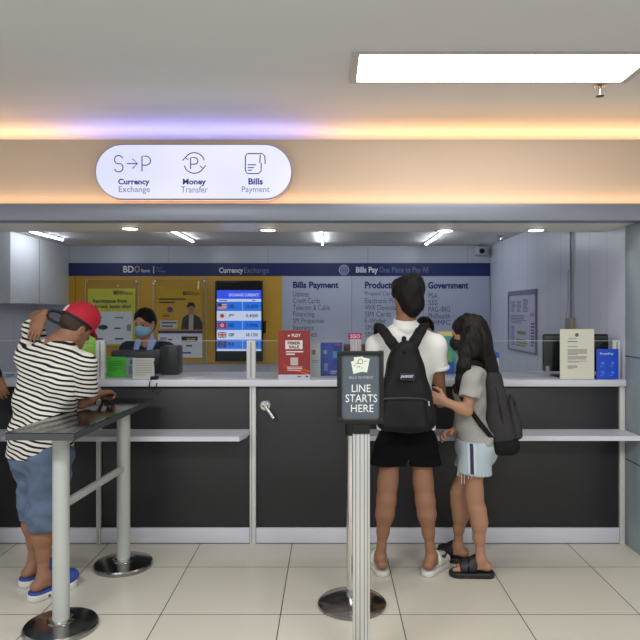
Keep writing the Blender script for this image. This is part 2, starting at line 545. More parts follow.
struct('wall_right', MB().box(XR, XR + 0.1, 4.2, YB, 0, ZI), M_sidewall)
wr = MB().box(XR, 7, 3.95, 4.2, 0, ZS, 0.004)
wr = struct('wall_right_front', wr, M_pillar)
j = MB()
for z in (PZ(357, 4.1), PZ(462, 4.1)):
    j.box(XR - 0.0015, XR + 0.02, 3.951, 4.199, z - 0.004, z + 0.004)
obj('panel_joint', j, M_joint, wr)
wl = MB().box(-7, -3.53, 3.95, 4.2, 0, ZS, 0.004)
struct('wall_left_front', wl, M_pillar)

# overhead cabinet at the left of the bay
oc = obj('overhead_cabinet', MB().box(-3.529, -3.135, 6.31, YB - 0.001, 1.604, ZI - 0.002, 0.004), mat('cabinet_white', rgb(214, 218, 222), 0.6, var=0.02), base=(-3.33, 7.0, 1.604))
tag(oc, 'white overhead cabinet above eye level in the far corner of the bay', 'cabinet')
obj('door_gap', MB().box(-3.1352, -3.1338, 6.93, 6.936, 1.61, 2.30), M_joint, oc)

# ------------------------------------------------------------------ ceiling lamp and sprinklers
t = thing('ceiling_light', (0.83, 3.245, ZC - 0.012), 'long rectangular white light panel in the hall ceiling', 'ceiling light')
fr = MB()
x0, x1, y0, y1, w_ = 0.105, 1.585, 3.045, 3.445, 0.035
fr.box(x0, x1, y0, y0 + 0.012, ZC - 0.012, ZC); fr.box(x0, x1, y1 - 0.02, y1, ZC - 0.012, ZC)
fr.box(x0, x0 + w_, y0 + 0.012, y1 - 0.02, ZC - 0.012, ZC); fr.box(x1 - w_, x1, y0 + 0.012, y1 - 0.02, ZC - 0.012, ZC)
obj('frame', fr, mat('lamp_frame', rgb(186, 184, 180), 0.5), t)
obj('diffuser', MB().box(x0 + w_, x1 - w_, y0 + 0.012, y1 - 0.02, ZC - 0.006, ZC - 0.001), emit_mat('panel_glow', (1, 0.985, 0.96, 1), 7.0), t)

def sprinkler(x, y, z, label, s=1.0):
    t = thing('fire_sprinkler', (x, y, z), label, 'sprinkler', 'fire sprinklers')
    obj('escutcheon', MB().lathe((x, y, z), [(0.034 * s, 0), (0.034 * s, -0.006 * s), (0.018 * s, -0.014 * s)]), M_steel, t)
    obj('body', MB().rod((x, y, z - 0.012 * s), (x, y, z - 0.06 * s), 0.009 * s, 0.006 * s), M_steel, t)
    bm = MB()
    bm.lathe((x, y, z - 0.064 * s), [(0.012 * s, 0), (0.022 * s, 0.002 * s), (0.022 * s, 0.004 * s), (0.006 * s, 0.005 * s)])
    obj('deflector', bm, M_plasticg, t)
Ys = 1.235 * FOC / (CY - 85)
sprinkler(PX(600, Ys), Ys, ZC, 'chrome fire sprinkler on the hall ceiling beside the light panel', 1.0)
Yi = (ZI - EYE) * FOC / (CY - 235.5)
sprinkler(PX(501, Yi), Yi, ZI, 'small fire sprinkler on the inner ceiling above the wall camera', 0.9)

# tube lights on the inner ceiling
tube_glow = emit_mat('tube_glow', (0.88, 0.92, 1.0, 1), 40.0)
for (x, ya, yb, lab) in ((-2.86, 6.1, 6.9, 'white tube light on inner ceiling beside the overhead cabinet'),
                         (PX(186, 6.7), 6.1, 7.05, 'white tube light on inner ceiling over the yellow panel'),
                         (PX(322, 6.9), 6.15, 7.35, 'white tube light on inner ceiling above the red flyer'),
                         (PX(432, 6.9), 6.15, 7.35, 'white tube light on inner ceiling above the boy with the backpack')):
    t = thing('tube_light', (x, (ya + yb) / 2, ZI), lab, 'tube light', 'tube lights inside the bay')
    obj('housing', MB().box(x - 0.013, x + 0.013, ya, yb, ZI - 0.018, ZI, 0.003), M_white, t)
    obj('tube', MB().rod((x, ya + 0.02, ZI - 0.024), (x, yb - 0.02, ZI - 0.024), 0.009, seg=12), tube_glow, t)

# round downlights in the soffit
dl_glow = emit_mat('downlight_glow', (1.0, 0.96, 0.88, 1), 4.0)
for (px, py, lab) in ((130, 228, 'round downlight in the soffit above the masked clerk'),
                      (268, 229.5, 'round downlight in the soffit above the rate screen'),
                      (445, 230, 'round downlight in the soffit above the boy with the backpack'),
                      (536, 229.5, 'round downlight in the soffit above the framed wall notice')):
    Yd = min((ZS - EYE) * FOC / (CY - py), 4.43); x = PX(px, Yd)
    t = thing('downlight', (x, Yd, ZS), lab, 'downlight', 'downlights over the counter')
    obj('trim_ring', MB().lathe((x, Yd, ZS + 0.002), [(0.048, 0), (0.062, 0), (0.064, -0.006), (0.050, -0.008)]), M_white, t)
    obj('lamp', MB().lathe((x, Yd, ZS - 0.003), [(0.049, 0), (0.049, -0.006), (0.01, -0.007)]), dl_glow, t)

# ------------------------------------------------------------------ lightbox sign on the fascia
Ysg = 3.90
t = thing('lightbox_sign', (PX(193.5, Ysg), 3.95, PZ(198, Ysg)), 'white glowing pill-shaped sign listing currency, money and bills services', 'sign')
def stadium(px0, px1, py0, py1, Y, n=20):
    x0, x1, z0, z1 = PX(px0, Y), PX(px1, Y), PZ(py1, Y), PZ(py0, Y)
    r = (z1 - z0) / 2; zc = (z0 + z1) / 2; pts = []
    for k in range(n + 1):
        a = math.pi / 2 + math.pi * k / n; pts.append((x0 + r + r * math.cos(a), Y, zc + r * math.sin(a)))
    for k in range(n + 1):
        a = -math.pi / 2 + math.pi * k / n; pts.append((x1 - r + r * math.cos(a), Y, zc + r * math.sin(a)))
    return pts
obj('casing', MB().prism(stadium(95, 292, 144, 199.2, Ysg + 0.012), (0, 4.0 - Ysg - 0.012, 0)), mat('sign_casing', rgb(150, 146, 170), 0.5), t)
def sign_face_mat():
    m = emit_mat('sign_glow', (0.86, 0.88, 1.0, 1), 0.92, 0.12)
    nt = m.node_tree; L = nt.links; b = nt.nodes['Principled BSDF']
    n = nt.nodes.new('ShaderNodeTexNoise'); n.inputs['Scale'].default_value = 2.2; n.inputs['Detail'].default_value = 0
    tc = nt.nodes.new('ShaderNodeTexCoord'); L.new(tc.outputs['Object'], n.inputs['Vector'])
    mx = nt.nodes.new('ShaderNodeMix'); mx.data_type = 'RGBA'
    mx.inputs['A'].default_value = (0.62, 0.64, 1.0, 1); mx.inputs['B'].default_value = (0.98, 0.98, 1.0, 1)
    L.new(n.outputs['Fac'], mx.inputs['Factor']); L.new(mx.outputs['Result'], b.inputs['Emission Color'])
    return m
obj('glowing_face', MB().prism(stadium(96, 291, 145, 198.2, Ysg), (0, 0.012, 0)), sign_face_mat(), t)
Yl = Ysg - 0.001
M_sgl = mat('sign_blue_ink', rgb(26, 34, 150), 0.5, var=0.0)
M_sgl2 = mat('sign_grey_ink', rgb(128, 142, 186), 0.5, var=0.0)
ptext('Currency', 118.2, 149.5, 178.7, 186.2, Yl, M_sgl, t, 0.03)
ptext('Exchange', 118.8, 150, 186.3, 194.0, Yl, M_sgl2, t)
ptext('Money', 182.8, 206, 178.7, 186.2, Yl, M_sgl, t, 0.03)
ptext('Transfer', 181, 207.8, 186.3, 192.6, Yl, M_sgl2, t)
ptext('Bills', 248.4, 262.8, 178.2, 184.6, Yl, M_sgl, t, 0.03)
ptext('Payment', 241.8, 269.6, 186.3, 194.0, Yl, M_sgl2, t)
def pline(pts, Y, w, parent, m, name='line_icon', closed=False):
    return obj(name, MB().tube([W(a, b, Y) for a, b in pts], w, 6, closed), m, parent)
def arc(cx, cy, r, a0, a1, n=14):
    return [(cx + r * math.cos(math.radians(a0 + (a1 - a0) * k / n)), cy - r * math.sin(math.radians(a0 + (a1 - a0) * k / n))) for k in range(n + 1)]
ic = MB(); R_ = 0.0032
def addl(pts): ic.tube([W(a, b, Yl) for a, b in pts], R_, 6)
addl(arc(118.7, 159.7, 4.2, 20, 270) + arc(118.7, 167.6, 4.3, 90, -160)[1:])
addl([(126.8, 163.6), (137, 163.6)]); addl([(132.5, 158.8), (137.3, 163.6), (132.5, 168.4)])
addl([(142, 171.5), (142, 156.2), (146, 156.2)] + arc(146, 160.7, 4.5, 90, -90) + [(142, 165.2)])
obj('exchange_icon', ic, M_sgl, t)
ic = MB()
addl(arc(194.3, 163, 10.3, 150, 15)); addl(arc(194.3, 163, 10.3, -30, -165))
addl([(182.6, 160.4), (185.2, 157.6), (188.4, 159.8)]); addl([(200, 166), (203.3, 168.4), (205.8, 165.4)])
addl([(190.6, 169), (190.6, 157.6), (194.6, 157.6)] + arc(194.6, 160.9, 3.3, 90, -90) + [(190.6, 164.2)])
obj('transfer_icon', ic, M_sgl, t)
ic = MB()
addl([(261.2, 167), (261.2, 171), (258.5, 173.6), (247.5, 173.6), (245.4, 171), (245.4, 156), (247.2, 153.6), (262.5, 153.6), (264.8, 156), (265.2, 164)])
addl([(260.2, 155), (259.8, 163)]); addl([(247.8, 164.8), (256, 164.8)]); addl([(247.8, 167.6), (254, 167.6)]); addl([(247.8, 170.2), (252, 170.2)])
addl([(261.2, 163), (261.2, 168)])
obj('bill_icon', ic, M_sgl, t)

# ------------------------------------------------------------------ wall graphics at the back of the bay
Yp = YB - 0.03
t = thing('wall_banner', (PX(279, Yp), Yp, PZ(276, Yp)), 'long navy header strip with white lettering across the back wall', 'banner')
obj('strip', pbox(MB(), 68, 490, 263, 276, Yp, 0.03), M_navy, t)
Yt = Yp - 0.001
ptext('BD', 123.2, 133.8, 265.8, 272.6, Yt, M_letwhite, t, 0.03)
ptext('O', 134.2, 140, 265.8, 272.6, Yt, mat('tan_lettering', rgb(170, 150, 120), 0.5), t, 0.03)
ptext('Remit', 141.5, 150, 269.0, 272.4, Yt, M_letwhite, t)
obj('divider', pbox(MB(), 153.2, 154, 266, 273.2, Yt, 0.001), M_letwhite, t)
ptext('Money', 156.2, 162, 266.8, 269.4, Yt, M_letpale, t)
ptext('Changer', 156.2, 166, 269.8, 272.6, Yt, M_letpale, t)
ptext('Currency', 219, 243.2, 267.4, 274.6, Yt, M_letwhite, t, 0.03)
ptext('Exchange', 244.2, 269, 267.4, 274.6, Yt, M_letpale, t)
lg = MB(); lg.lathe(W(344, 270, Yt), [(0.064, 0), (0.064, 0.001)], axis=Vector((0, -1, 0)))
obj('round_badge', lg, mat('badge_pale', rgb(150, 160, 190), 0.5), t)
lg = MB(); lg.tube([W(a, b, Yt - 0.002) for a, b in arc(344, 270, 3.3, 0, 345)], 0.004, 6, True)
for dx in (-1.2, 0.3, 1.8): lg.tube([W(344 + dx, 268.2, Yt - 0.002), W(344 + dx - 0.6, 271.8, Yt - 0.002)], 0.004, 6)
obj('badge_lines', lg, M_navy, t)
ptext('Bills Pay', 356, 378, 266.8, 274.4, Yt, M_letwhite, t, 0.03)
ptext('One Place to Pay All', 379.5, 428.3, 266.8, 274.4, Yt, M_letpale, t)

yp = obj('yellow_wall_panel', pbox(MB(), 68, 282, 276.1, 364, Yp, 0.03, 0.003), M_yellow)
tag(yp, 'mustard yellow panel on the back wall behind the masked clerk', 'wall panel')
obj('panel_joint', pbox(MB(), 75, 75.6, 276.3, 364, Yp - 0.0005, 0.001), mat('mustard_joint', rgb(120, 92, 30), 0.6), yp)
sp_ = thing('services_wall_panel', (PX(386, Yp), Yp, PZ(378, Yp)), 'pale blue back wall panel listing payment services in navy lettering', 'wall panel')
obj('board', pbox(MB(), 282.2, 490, 276.1, 378, Yp, 0.03, 0.003), M_service, sp_)
jb = MB()
for px in (351.5, 423): pbox(jb, px, px + 0.5, 276.3, 378, Yp - 0.0005, 0.001)
obj('panel_joint', jb, mat('pale_joint', rgb(130, 138, 160), 0.6), sp_)
ptext('Bills Payment', 293, 338.6, 281.6, 290.0, Yt, M_letnavy, sp_, 0.035)
ptext('Products', 365, 394, 281.6, 288.6, Yt, M_letnavy, sp_, 0.035)
ptext('Government', 428, 468.4, 281.8, 288.8, Yt, M_letnavy, sp_, 0.035)
for k, (s, e) in enumerate((('Utilities', 309), ('Credit Cards', 320), ('Telecom & Cable', 330), ('Financing', 314.5), ('SM Properties', 324), ('Insurance', 314), ('Airfares', 317))):
    y = 291.4 + 6.7 * k
    ptext(s, 293, e, y, y + (6.4 if s in ('SM Properties', 'Financing') else 5.2), Yt, M_letgrey, sp_)
for k, (s, e) in enumerate((('Prepaid Cards', 395), ('Electronic Pins', 398), ('Wifi Devices', 396), ('SIM Cards', 391), ('E-Wallet', 386), ('SMAC', 381), ('SM Gift', 383))):
    y = 291.4 + 6.7 * k
    ptext(s, 365, e, y, y + 5.2, Yt, M_letgrey, sp_)
for k, (s, e) in enumerate((('PSA', 437.5), ('SSS', 437.5), ('PAG-IBIG', 450), ('Philhealth', 450), ('NHMFC', 450))):
    y = 293.2 + 6.7 * k
    ptext(s, 428.5, e, y, y + 5.2, Yt, M_letgrey, sp_)

def bars(px0, px1, py, n, step, Y, m, parent, h=1.0, name='print_lines', seed=1, gap=None):
    rr = random.Random(seed); b = MB()
    for k in range(n):
        e = px1 if k < n - 1 else px0 + (px1 - px0) * rr.uniform(0.5, 0.9)
        pbox(b, px0, e, py + k * step, py + k * step + h, Y, 0.0008)
    return obj(name, b, m, parent, smooth=False)

# two acrylic poster holders
def poster_base(px0, px1, py0, py1, lab, group):
    Yh = Yp - 0.05
    t = thing('wall_poster', (PX((px0 + px1) / 2, Yh), Yh, PZ(py1, Yh)), lab, 'poster', group)
    obj('acrylic_cover', pbox(MB(), px0, px1, py0, py1, Yh, 0.004, 0.001), M_glass, t)
    obj('cover_edge', MB().tube([W(px0, py0, Yh), W(px1, py0, Yh), W(px1, py1, Yh), W(px0, py1, Yh)], 0.0055, 4, True), M_edge, t)  # pale outline painted as the highlight around the cover
    for (a, b) in ((px0 + 2, py0 + 2), (px1 - 2, py0 + 2), (px0 + 2, py1 - 2), (px1 - 2, py1 - 2)):
        obj('standoff', MB().rod(W(a, b, Yh - 0.004), W(a, b, Yh) + Vector((0, 0.05, 0)), 0.011, seg=14), M_steel, t)
    return t, Yp - 0.02
t, Yq = poster_base(85.5, 138.5, 279.5, 349, 'lime green and yellow remittance poster above the red cap', 'acrylic-covered posters on the yellow panel')
obj('paper', pbox(MB(), 88, 135.2, 288.5, 345.5, Yq, 0.002), mat('lime_paper', rgb(226, 222, 70), 0.6, var=0.15, scale=3), t)
obj('white_box', pbox(MB(), 89.5, 132.5, 311.6, 344, Yq - 0.001, 0.001), flat(238, 242, 248), t)
Yw = Yq - 0.003
M_dk = flat(38, 44, 60)
ptext('BDO', 113.6, 123.4, 290.6, 294.6, Yw, M_dk, t, 0.03); ptext('Remit', 124.4, 132.5, 291.6, 294.6, Yw, M_dk, t)
ptext('Remittance from', 93, 127, 299, 303.0, Yw, flat(30, 60, 70), t, 0.02)
ptext('abroad, kunin dito!', 93, 131, 304.4, 308.8, Yw, flat(30, 60, 70), t, 0.02)
e = MB(); e.lathe(W(103, 327.3, Yw), [(1, 0), (1, 0.001)], axis=Vector((0, -1, 0)))
bmesh.ops.scale(e.bm, vec=(0.058, 1, 0.03), space=Matrix.Translation(-W(103, 327.3, Yw)), verts=e.bm.verts)
obj('green_oval', e, flat(28, 84, 74), t)
bars(92, 110, 317.2, 1, 2, Yw, flat(90, 130, 140), t, 1.1); bars(115, 130, 317, 1, 2, Yw, flat(170, 120, 140), t, 1.3)
bars(114, 126, 327.6, 1, 2, Yw, M_dk, t, 1.3)
bb = MB()
for k in range(4): pbox(bb, 127 + k * 1.1, 127.6 + k * 1.1, 325 - (k % 2), 331, Yw, 0.001)
obj('bar_emblem', bb, M_dk, t)
bars(96, 108, 338, 1, 2, Yw, flat(120, 100, 170), t, 1.6); bars(115, 130, 338, 1, 2, Yw, flat(60, 110, 120), t, 1.8)
e = MB(); e.lathe(W(95.5, 338.5, Yw), [(0.028, 0), (0.028, 0.001)], axis=Vector((0, -1, 0))); obj('green_dot', e, flat(30, 90, 80), t)

t, Yq = poster_base(153, 206.5, 279, 363, 'yellow poster with a dark-haired person above white logo boxes, behind the clerk', 'acrylic-covered posters on the yellow panel')
obj('paper', pbox(MB(), 156, 202.5, 288, 358, Yq, 0.002), mat('yellow_paper', rgb(214, 168, 36), 0.6, var=0.1, scale=3), t)
Yw = Yq - 0.003
obj('white_box', pbox(MB(), 158, 202.3, 331, 357.6, Yq - 0.001, 0.001), flat(238, 240, 250), t)
obj('purple_stripe', pbox(MB(), 158, 202.3, 330.6, 333.4, Yw, 0.001), flat(66, 52, 120), t)
ptext('BDO', 183, 191.5, 291.2, 295.2, Yw, flat(40, 36, 40), t, 0.03); ptext('Remit', 192, 199.5, 292.2, 295.2, Yw, flat(40, 36, 40), t)
bars(159, 186, 298.4, 2, 3.2, Yw, flat(70, 60, 30), t, 1.4, seed=3)
e = MB(); e.lathe(W(170, 309.5, Yw), [(0.033, 0), (0.033, 0.001)], axis=Vector((0, -1, 0))); obj('violet_dot', e, flat(86, 70, 150), t)
bars(163, 174, 315, 1, 2, Yw, flat(160, 80, 40), t, 1.6)
obj('pale_tag', pbox(MB(), 160, 177.5, 320.5, 328.5, Yw, 0.001), flat(214, 210, 200), t)
bars(161.5, 176.5, 322, 2, 3.4, Yw - 0.001, flat(90, 84, 120), t, 1.5, seed=5)
Yw2 = Yw - 0.001
def px_poly(pts, Y, th=0.001): return MB().prism([W(a, b, Y) for a, b in pts], (0, th, 0))
obj('pictured_jacket', px_poly([(181, 329.5), (182.5, 318), (188, 314.2), (194, 314), (199.5, 317.5), (202.3, 323), (202.3, 329.5)], Yw2), flat(50, 40, 42), t)
obj('pictured_shirt', px_poly([(188.6, 329.5), (189, 314.5), (193.6, 314.5), (193.2, 329.5)], Yw2 - 0.001), flat(188, 178, 172), t)
obj('pictured_face', px_poly([(188.2, 307), (188.4, 311), (190, 314.6), (192.4, 314.6), (194, 311), (194.2, 307), (191, 305.2)], Yw2 - 0.002), flat(176, 122, 84), t)
obj('pictured_hair', px_poly([(187.2, 309), (187, 305), (189, 302.4), (192.6, 302.2), (195, 304.6), (194.9, 309), (194, 306.8), (191, 306), (188.4, 307)], Yw2 - 0.003), flat(34, 28, 26), t)
obj('black_logo_box', pbox(MB(), 181.5, 197.5, 336.5, 341.5, Yw2, 0.001), flat(34, 34, 30), t)
bars(187, 196, 338, 2, 1.6, Yw2 - 0.001, flat(190, 180, 90), t, 0.9, seed=2)
ptext('BDO', 160.5, 166.5, 337.2, 341, Yw2, flat(40, 44, 90), t, 0.02); bars(168, 175.5, 338.8, 1, 2, Yw2, flat(70, 76, 120), t, 1.4)
bars(186, 197, 345, 1, 2, Yw2, flat(60, 60, 90), t, 1.6); bars(181, 199, 352, 1, 2, Yw2, flat(80, 80, 140), t, 1.6); bars(161, 176, 347, 1, 2, Yw2, flat(110, 116, 150), t, 1.4)

# ------------------------------------------------------------------ exchange-rate screen
Ytv = YB - 0.16
def at(px, py): return W(px, py, Ytv)
t = thing('rate_screen', (PX(238.8, Ytv), Ytv, PZ(361.5, Ytv)), 'portrait black television showing blue and white exchange rates on yellow wall', 'television')
obj('casing', pbox(MB(), 215, 262.6, 280.6, 361.5, Ytv, 0.06, 0.008), M_plastic, t)
obj('wall_bracket', pbox(MB(), 262.4, 265.5, 321, 333, Ytv + 0.05, 0.078, 0.004), M_plastic, t)
def scr(name, c, e): return emit_mat(name, rgb(*c), e, 0.02)
Yv = Ytv - 0.002
M_sblue, M_swht, M_shead = scr('screen_blue', (30, 118, 236), 0.75), scr('screen_white', (206, 220, 250), 0.75), scr('screen_header', (44, 82, 236), 0.85)
M_sblk = mat('screen_dark', rgb(10, 12, 18), 0.25, spec=0.2)
obj('dark_screen', pbox(MB(), 216.8, 261.2, 282.6, 359.8, Yv + 0.001, 0.002), M_sblk, t)
obj('screen_header', pbox(MB(), 216.8, 261.2, 290.2, 299, Yv, 0.001), M_shead, t)
obj('screen_subhead', pbox(MB(), 216.8, 261.2, 299, 301.7, Yv, 0.001), M_swht, t)
Yv2 = Yv - 0.0015
M_sdk, M_slt = flat(26, 40, 90), scr('screen_text_pale', (190, 215, 255), 0.7)
ptext('EXCHANGE CURRENCY', 229, 259, 293.4, 296.4, Yv2, M_slt, t, 0.03)
bars(219, 234, 300, 1, 2, Yv2, M_sdk, t, 0.8); bars(252, 258, 300, 1, 2, Yv2, M_sdk, t, 0.8)
rows = ((301.7, 311, 'USD', '55.6500', 'b'), (311, 320.7, 'JPY', '0.4000', 'w'), (320.7, 330, 'HKD', '7.0900', 'b'), (330, 339.6, 'GBP', '68.1200', 'w'), (339.6, 349, 'EUR', '58.3000', 'b'))
M_red, M_fwht, M_fblue = scr('flag_red', (206, 40, 56), 0.5), scr('flag_white', (226, 226, 236), 0.6), scr('flag_blue', (34, 48, 150), 0.5)
for (a, b, cur, val, c) in rows:
    obj('screen_row', pbox(MB(), 216.8, 261.2, a, b, Yv, 0.001), M_sblue if c == 'b' else M_swht, t)
    m = (a + b) / 2
    ptext(cur, 228.4, 234.4, m - 1.8, m + 1.6, Yv2, M_sdk, t, 0.02)
    ptext(val, 246, 258, m - 1.8, m + 1.6, Yv2, M_sdk, t, 0.01)
    f0, f1, g0, g1 = 217.8, 226.4, m - 3, m + 3
    def fb(name, q, mm, dy=0.0): obj(name, pbox(MB(), *q, Yv2 - dy, 0.0008), mm, t)
    if cur == 'USD':
        fb('flag_field', (f0, f1, g0, g1), M_fwht)
        b_ = MB()
        for k in range(4): pbox(b_, f0, f1, g0 + k * 1.7, g0 + k * 1.7 + 0.85, Yv2 - 0.001, 0.0008)
        obj('flag_stripes', b_, M_red, t); fb('flag_canton', (f0, f0 + 4, g0, g0 + 3.2), M_fblue, 0.002)
    elif cur == 'JPY':
        fb('flag_field', (f0, f1, g0, g1), M_fwht)
        b_ = MB(); b_.lathe(W(222.1, m, Yv2 - 0.001), [(0.022, 0), (0.022, 0.001)], axis=Vector((0, -1, 0))); obj('flag_disc', b_, M_red, t)
    elif cur == 'HKD':
        fb('flag_field', (f0, f1, g0, g1), M_red)
        b_ = MB()
        for k in range(5):
            an = math.radians(90 + 72 * k); c_ = W(222.1 + 1.3 * math.cos(an), m - 1.3 * math.sin(an), Yv2 - 0.001)
            b_.lathe(c_, [(0.008, 0), (0.008, 0.001)], 12, Vector((0, -1, 0)))
        obj('flag_petals', b_, M_fwht, t)
    elif cur == 'GBP':
        fb('flag_field', (f0, f1, g0, g1), M_fblue)
        b_ = MB(); b_.tube([W(f0, g0, Yv2 - 0.001), W(f1, g1, Yv2 - 0.001)], 0.006, 4); b_.tube([W(f0, g1, Yv2 - 0.001), W(f1, g0, Yv2 - 0.001)], 0.006, 4)
        pbox(b_, f0, f1, m - 1.1, m + 1.1, Yv2 - 0.001, 0.0008); pbox(b_, 221, 223.2, g0, g1, Yv2 - 0.001, 0.0008)
        obj('flag_white_cross', b_, M_fwht, t)
        b_ = MB(); pbox(b_, f0, f1, m - 0.6, m + 0.6, Yv2 - 0.009, 0.0008); pbox(b_, 221.5, 222.7, g0, g1, Yv2 - 0.009, 0.0008)
        obj('flag_red_cross', b_, M_red, t)
    else:
        fb('flag_field', (f0, f1, g0, g1), M_fblue)
        b_ = MB()
        for k in range(12):
            an = math.radians(30 * k); b_.lathe(W(222.1 + 1.9 * math.cos(an), m - 1.9 * math.sin(an), Yv2 - 0.001), [(0.004, 0), (0.004, 0.001)], 6, Vector((0, -1, 0)))
        obj('flag_stars', b_, scr('flag_yellow', (220, 190, 60), 0.5), t)
obj('screen_footer', pbox(MB(), 216.8, 261.2, 349, 351, Yv, 0.001), M_swht, t)
vb = MB(); pbox(vb, 242.2, 242.6, 301.7, 349, Yv2, 0.0005); obj('column_line', vb, M_slt, t)

# wall camera, wall notice, conduit on the right
t = thing('security_camera', W(482, 258, YB - 0.02), 'white security camera with black lens high on the back wall corner', 'camera')
c_ = W(481, 251, YB - 0.1)
obj('body', MB().box(c_.x - 0.06, c_.x + 0.07, c_.y - 0.05, YB, c_.z - 0.05, c_.z + 0.045, 0.015), mat('camera_white', rgb(190, 192, 196), 0.4), t)
obj('lens', MB().ball(c_ + Vector((0, -0.05, -0.005)), 0.032), M_plastic, t)

def RY(px): return XR * FOC / (px - CX)     # depth on the right-hand wall
def RP(px, py, inset=0.0): Y = RY(px); return Vector((XR - inset, Y, PZ(py, Y)))
Ya, Yb_ = RY(509.5), RY(537.5)
z1 = (PZ(292, Ya) + PZ(288.5, Yb_)) / 2; z0 = (PZ(350.5, Ya) + PZ(354, Yb_)) / 2
t = thing('notice_board', (XR, (Ya + Yb_) / 2, z0), 'framed printed notice on the white side wall of the bay', 'notice')
fr = MB(); th = 0.018
fr.box(XR - 0.02, XR, Yb_, Ya, z1 - 0.045, z1); fr.box(XR - 0.02, XR, Yb_, Ya, z0, z0 + th)
fr.box(XR - 0.02, XR, Yb_, Yb_ + th, z0 + th, z1 - 0.045); fr.box(XR - 0.02, XR, Ya - th, Ya, z0 + th, z1 - 0.045)
obj('frame', fr, mat('notice_frame', rgb(124, 126, 146), 0.4, metal=0.3), t)
obj('sheet', MB().box(XR - 0.008, XR, Yb_ + th, Ya - th, z0 + th, z1 - 0.045), mat('notice_paper', rgb(186, 186, 206), 0.6, var=0.04), t)
rr = random.Random(4)
def nbars(u0, u1, v0, v1, n, m, name='print_lines'):
    b = MB(); hh = (v1 - v0) / n
    for k in range(n):
        e = u1 - (u1 - u0) * rr.uniform(0, 0.3)
        ya, yb = Ya + (Yb_ - Ya) * u0, Ya + (Yb_ - Ya) * e
        za = z1 + (z0 - z1) * (v0 + k * hh); zb = z1 + (z0 - z1) * (v0 + k * hh + hh * 0.55)
        b.box(XR - 0.0095, XR - 0.0075, yb, ya, zb, za)
    obj(name, b, m, t, smooth=False)
Mn = flat(110, 112, 150)
nbars(0.1, 0.28, 0.17, 0.36, 9, Mn); nbars(0.32, 0.5, 0.17, 0.36, 9, Mn); nbars(0.55, 0.74, 0.14, 0.36, 10, Mn)
nbars(0.1, 0.65, 0.4, 0.55, 6, Mn); nbars(0.1, 0.26, 0.58, 0.92, 12, Mn); nbars(0.8, 0.95, 0.36, 0.47, 1, flat(150, 150, 180), 'stamp_box')
nbars(0.82, 0.93, 0.52, 0.9, 8, flat(80, 80, 110)); nbars(0.34, 0.66, 0.66, 0.76, 1, flat(116, 134, 84), 'green_block'); nbars(0.30, 0.72, 0.79, 0.93, 3, flat(120, 140, 84), 'green_block')

t = thing('conduit', RP(573, 318, 0.02), 'thin grey cable conduit running down the side wall to a socket box', 'conduit')
Yc = RY(572.5)
obj('pipe', MB().rod((XR - 0.014, Yc, PZ(318, Yc)), (XR - 0.014, Yc, ZI), 0.008, seg=12), mat('conduit_grey', rgb(120, 124, 132), 0.4), t)
obj('socket_box', MB().box(XR - 0.035, XR, RY(575.5), RY(569), PZ(333, Yc), PZ(318, Yc), 0.006), mat('socket_beige', rgb(150, 146, 132), 0.5), t)
obj('cable', MB().tube([(XR - 0.03, RY(570), PZ(319, Yc)), (XR - 0.02, RY(570.5), PZ(300, Yc)), (XR - 0.03, RY(572), PZ(270, Yc))], 0.005), mat('cable_pale', rgb(170, 172, 176), 0.5), t)

# ------------------------------------------------------------------ counter
YF = 4.20; ZW = 1.074; ZWb = 1.030
Xp = PX(252.8, YF); Xr = PX(472.3, YF); Xl = PX(98.5, YF)
M_groove = mat('groove_shade', rgb(138, 140, 140), 0.5)
def counter_unit(x0, x1, label, door=False):
    t = thing('counter_unit', ((x0 + x1) / 2, YF + 0.2, 0), label, 'counter', 'front units of the service counter')
    obj('front_panel', MB().box(x0 + 0.002, x1 - 0.002, YF + 0.012, YF + 0.03, 0.105, ZWb, 0.002), M_black, t)
    obj('plinth', MB().box(x0 + 0.001, x1 - 0.001, YF, YF + 0.03, 0.006, 0.104, 0.002), M_white, t)
    obj('plinth_gap', MB().box(x0, x1, YF + 0.008, YF + 0.03, 0.0, 0.006), M_joint, t)
    obj('carcass', MB().box(x0 + 0.002, x1 - 0.002, YF + 0.031, YF + 0.45, 0.0, ZWb), M_white, t)
    return t
u1 = counter_unit(-3.5, Xl - 0.014, 'black and white counter unit at the far left, behind the striped shirt')
u2 = counter_unit(Xl + 0.014, Xp - 0.021, 'black and white counter unit with ledge between two white posts')
u3 = counter_unit(Xp + 0.021, Xr, 'black counter unit with steel lever lock beside the queue sign')
u4 = counter_unit(Xr, XR - 0.035, 'black and white counter unit with ledge beside the grey pillar')
# lever lock on the third unit
c_ = W(265.3, 405.5, YF + 0.012)
lk = MB().lathe(c_, [(0.036, 0), (0.036, 0.006), (0.030, 0.012), (0.018, 0.014), (0.016, 0.03)], 32, Vector((0, -1, 0)))
hd = obj('lever_lock', lk, M_steel, u3)
obj('lever', MB().rod(c_ + Vector((0, -0.024, 0)), W(273.6, 418.5, YF - 0.03), 0.010, 0.013, 16), M_steel, hd)
obj('lock_slot', MB().box(c_.x - 0.02, c_.x + 0.02, c_.y - 0.033, c_.y - 0.03, c_.z - 0.003, c_.z + 0.003), M_plasticg, hd)

